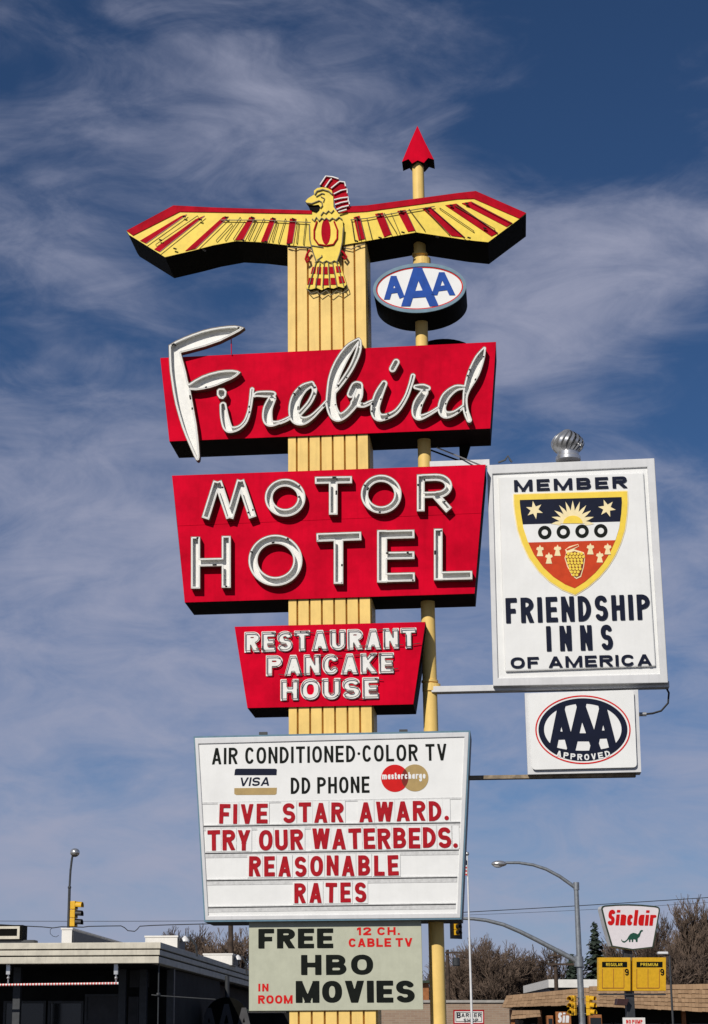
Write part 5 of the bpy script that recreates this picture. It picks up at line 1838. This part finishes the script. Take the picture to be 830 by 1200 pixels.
# ------------------------------------------------------------------ utility poles and wires
def utility(label, px, ytop, D, arms, transformer=None):
    x = rx(px, D)
    zt__ = wp(px, ytop, D)[2]
    o = thing('utility_pole', label, 'utility pole', WF, (x, D, 0))
    MB().tube([(x, D, 0), (x, D, zt__)], .17, 10, r1=.11).build('post', WPOLE, o, smooth=True)
    for (p0, p1, y) in arms:
        z = wp(px, y, D)[2]
        c_ = MB().box(rx(p0, D), rx(p1, D), D - .2, D - .12, z - .06, z + .06).build('crossarm', WPOLE, o)
        q = MB()
        for t in (.05, .3, .7, .95):
            xx = rx(p0 + (p1 - p0) * t, D)
            q.lathe(xx, D - .16, [(.03, z + .06), (.05, z + .12), (.05, z + .18), (.02, z + .22)], 8)
        q.build('insulators', GALV, c_)
    if transformer:
        p, y0, y1 = transformer
        a, b = wp(p, y0, D), wp(p, y1, D)
        MB().lathe(a[0], D - .4, [(.22, b[2]), (.25, b[2] + .05), (.25, a[2] - .05), (.15, a[2])], 14).build('transformer', DSTEEL, o)
    return o


utility('wooden utility pole with two crossarms in front of the bare trees, under the mast arm', 653, 1113.5, 120, ((644.5, 664, 1119.8), (643, 676, 1130.2)))
utility('utility pole with one crossarm and a dark transformer right of the yellow pole', 526, 1113, 135, ((523, 547, 1116.6),), (534, 1122.5, 1132.5))
utility('tall thin utility pole left of the movie board behind the station roof', 270, 1068, 88, ((262, 279, 1072),))


def wire(label, pts, D, r, m=WIRE):
    P3 = [wp(x, y, D) for x, y in pts]
    return MB().tube(P3, r, 5).solo('power_line', m, WF, P3[0], label, 'power line', 'power lines')


def sag(p, q, s, n=14):
    return [(p[0] + (q[0] - p[0]) * i / n, p[1] + (q[1] - p[1]) * i / n + s * 4 * (i / n) * (1 - i / n)) for i in range(n + 1)]


wire('thin upper power line across the sky left of the letter board', sag((-60, 1079), (270, 1079), .6), 88, .012)
wire('thick kinked cable just under the thin line at left', [(-60, 1082), (0, 1083.5), (25, 1085), (50, 1086.2), (62, 1087.4), (72, 1086), (98, 1086.5), (104, 1085.6), (124, 1085.2), (142, 1085), (146, 1087), (150, 1090.6), (158, 1091.4), (161, 1089), (164, 1085.4), (180, 1084.4), (205, 1083.6), (270, 1082)], 88, .022)
wire('loose cable loop hanging from the thick kinked cable', [(62, 1087), (59, 1089.5), (59, 1094), (62, 1097), (66, 1098), (69, 1096)], 88, .012)
wire('upper power line rising to the right above the shake roof', sag((526, 1070), (900, 1047), .8), 110, .022)
wire('thinner power line close under the upper one at right', sag((526, 1073), (900, 1052.5), 2.0), 110, .010)


# ------------------------------------------------------------------ trees
def bare_tree(seed, H, spread, twig=0.02, levels=5, fan=3, lean=0.0):
    """one bare broadleaf tree; returns (trunk, crown) mesh builders"""
    rnd = random.Random(seed)
    tr, cr = MB(), MB()

    def grow(p, d, L_, r, lev, mbx):
        n = 3 if lev > 1 else 2
        pts = [p]
        q = Vector(p)
        dd = d.copy()
        for i in range(n):
            dd = (dd + Vector((rnd.uniform(-.2, .2), rnd.uniform(-.2, .2), rnd.uniform(-.05, .16)))).normalized()
            q = q + dd * (L_ / n)
            pts.append(tuple(q))
        mbx.tube(pts, r, 5 if lev > 3 else (4 if lev > 2 else 3), False, 0, r1=max(twig * .5, r * .6))
        if lev == 0:
            return
        k = fan + (1 if rnd.random() < .5 else 0)
        for j in range(k):
            t = rnd.uniform(.45, 1.0) if j else 1.0
            b = pts[min(len(pts) - 1, max(1, int(round(t * n))))]
            ax = dd.orthogonal().normalized()
            from mathutils import Quaternion
            ax = Quaternion(dd, rnd.uniform(0, 2 * PI)) @ ax
            nd = Quaternion(ax, rnd.uniform(.25, .75) * spread) @ dd
            nd = (nd + Vector((0, 0, .14))).normalized()
            grow(b, nd, L_ * rnd.uniform(.58, .8), max(twig * .6, r * .58), lev - 1, cr)
    for _ in range(1):
        grow((0, 0, 0), Vector((lean, 0, 1)).normalized(), H * .30, H * .016, levels, tr)
    return tr, cr


TREES = {}
for kind, args in dict(wide=(3, 11, 1.0, .032, 6, 4), tall=(11, 13, .72, .032, 6, 4), bushy=(23, 8, 1.15, .03, 6, 3), slim=(31, 11, .55, .03, 6, 3)).items():
    tr, cr = bare_tree(*args)
    TREES[kind] = (tr.mesh('trunk', BARK, (0, 0, 0), False), cr.mesh('crown', BARK2 if kind in ('slim',) else BARK, (0, 0, 0), False),
                   max(v[2] for v in cr.v))


def tree(kind, px, ytop, D, label, rz=0.0, group='bare winter trees'):
    me_t, me_c, h = TREES[kind]
    zt__ = wp(px, ytop, D)[2]
    s_ = zt__ / h
    o = thing('bare_tree', label, 'tree', WF, (rx(px, D), D, 0), group)
    o.rotation_euler = (0, 0, rz)
    o.scale = (s_, s_, s_)
    for nm, me in (('trunk', me_t), ('crown', me_c)):
        c = bpy.data.objects.new(nm, me)
        COL.objects.link(c)
        c.parent = o
    return o


for i, a in enumerate((
        ('tall', 562, 1092, 150, 'bare tree whose spiky top rises just right of the flagpole'),
        ('wide', 594, 1101, 148, 'wide bare tree above the tan brick building'),
        ('wide', 626, 1106, 150, 'bushy bare tree left of the utility pole with two crossarms'),
        ('wide', 533, 1120, 156, 'low bare tree between the yellow pole and the flagpole'),
        ('bushy', 572, 1124, 160, 'low dense bare tree behind the brick building'),
        ('bushy', 606, 1126, 158, 'low dense bare tree behind the left end of the shake roof'),
        ('slim', 684, 1094, 165, 'pale thin bare tree just behind the top of the grey lamp post'),
        ('bushy', 642, 1132, 162, 'low bare tree behind the utility pole'),
        ('tall', 802, 1048, 140, 'tall bare tree rising highest right of the pole sign'),
        ('tall', 838, 1050, 142, 'tall bare tree cut by the right edge of the picture'),
        ('tall', 778, 1066, 146, 'bare tree directly right of the Sinclair board'),
        ('bushy', 752, 1108, 150, 'bare tree hidden behind the pole sign and the price boards'),
        ('bushy', 818, 1112, 138, 'low dense bare tree above the right end of the shake roof'),
        ('bushy', 788, 1120, 136, 'low dense bare tree right of the premium price board'),
        ('bushy', 716, 1122, 150, 'low bare tree left of the regular price board'),
        ('wide', 236, 1082, 150, 'bare tree behind the station roof left of the thin utility pole'),
        ('wide', 286, 1086, 146, 'bare tree behind the station roof next to the movie board'),
        ('bushy', 215, 1100, 152, 'small bare tree behind the wide white roof board'),
        ('bushy', 500, 1128, 158, 'low bare tree between the movie board and the yellow pole'))):
    tree(*a, rz=i * 1.3)


def conifer(label, px, ytop, D, seed, spread=.23):
    rnd = random.Random(seed)
    zt__ = wp(px, ytop, D)[2]
    o = thing('conifer_tree', label, 'tree', WF, (rx(px, D), D, 0))
    bx, by = rx(px, D), D
    MB().tube([(bx, by, 0), (bx, by, zt__)], .22, 8, r1=.03).build('trunk', BARK, o)
    cr = MB()
    z = zt__
    for lev in range(44):
        t = lev / 43
        z = zt__ * (1 - .86 * t)
        rr_ = zt__ * spread * (t ** .85) * rnd.uniform(.75, 1.1) + .15
        for k in range(9 + int(8 * t)):
            an = rnd.uniform(0, 2 * PI)
            L_ = rr_ * rnd.uniform(.7, 1.1)
            d = Vector((math.cos(an), math.sin(an), -.22))
            zj = 0
            for m in range(4):
                f0_, f1_ = m / 4, (m + 1) / 4 + .1
                w_ = .28 * (1 - .5 * f0_)
                sd = Vector((-math.sin(an), math.cos(an), rnd.uniform(-.3, .3)))
                zj = zj if m else rnd.uniform(-.45, .45)
                A = Vector((bx, by, z + zj)) + d * L_ * f0_
                B_ = Vector((bx, by, z + zj)) + d * L_ * f1_ + Vector((0, 0, rnd.uniform(-.25, .05)))
                C_ = (A + B_) / 2
                cr.add([tuple(A), tuple(C_ + sd * w_), tuple(B_), tuple(C_ - sd * w_)], [(0, 1, 2, 3)])
    me = bpy.data.meshes.new('crown')
    me.from_pydata([(x - bx, y - by, z) for x, y, z in cr.v], [], cr.f)
    me.materials.append(NEED)
    c = bpy.data.objects.new('crown', me)
    COL.objects.link(c)
    c.parent = o


conifer('dark conifer between the grey lamp post and the Sinclair board', 701, 1087, 140, 5, .27)
conifer('small dark conifer just left of the grey lamp post', 672, 1126, 134, 9, .3)
# brush: tangled twigs nobody could count along the lot behind the buildings
rnd = random.Random(2)
br = MB()
for k in range(5200):
    D = rnd.uniform(150, 168)
    px = rnd.uniform(480, 860) if k % 5 else rnd.uniform(190, 300)
    x = rx(px, D)
    z = rnd.uniform(0, 3.6)
    d = Vector((rnd.uniform(-.6, .6), rnd.uniform(-.6, .6), rnd.uniform(.3, 1))) * rnd.uniform(.8, 2.2)
    br.tube([(x, D, z), (x + d.x * .5 + rnd.uniform(-.2, .2), D + d.y * .5, z + d.z * .5), (x + d.x, D + d.y, z + d.z)], .035, 3)
br.solo('brush', BARK, WF, (0, 150, 0), kind='stuff')
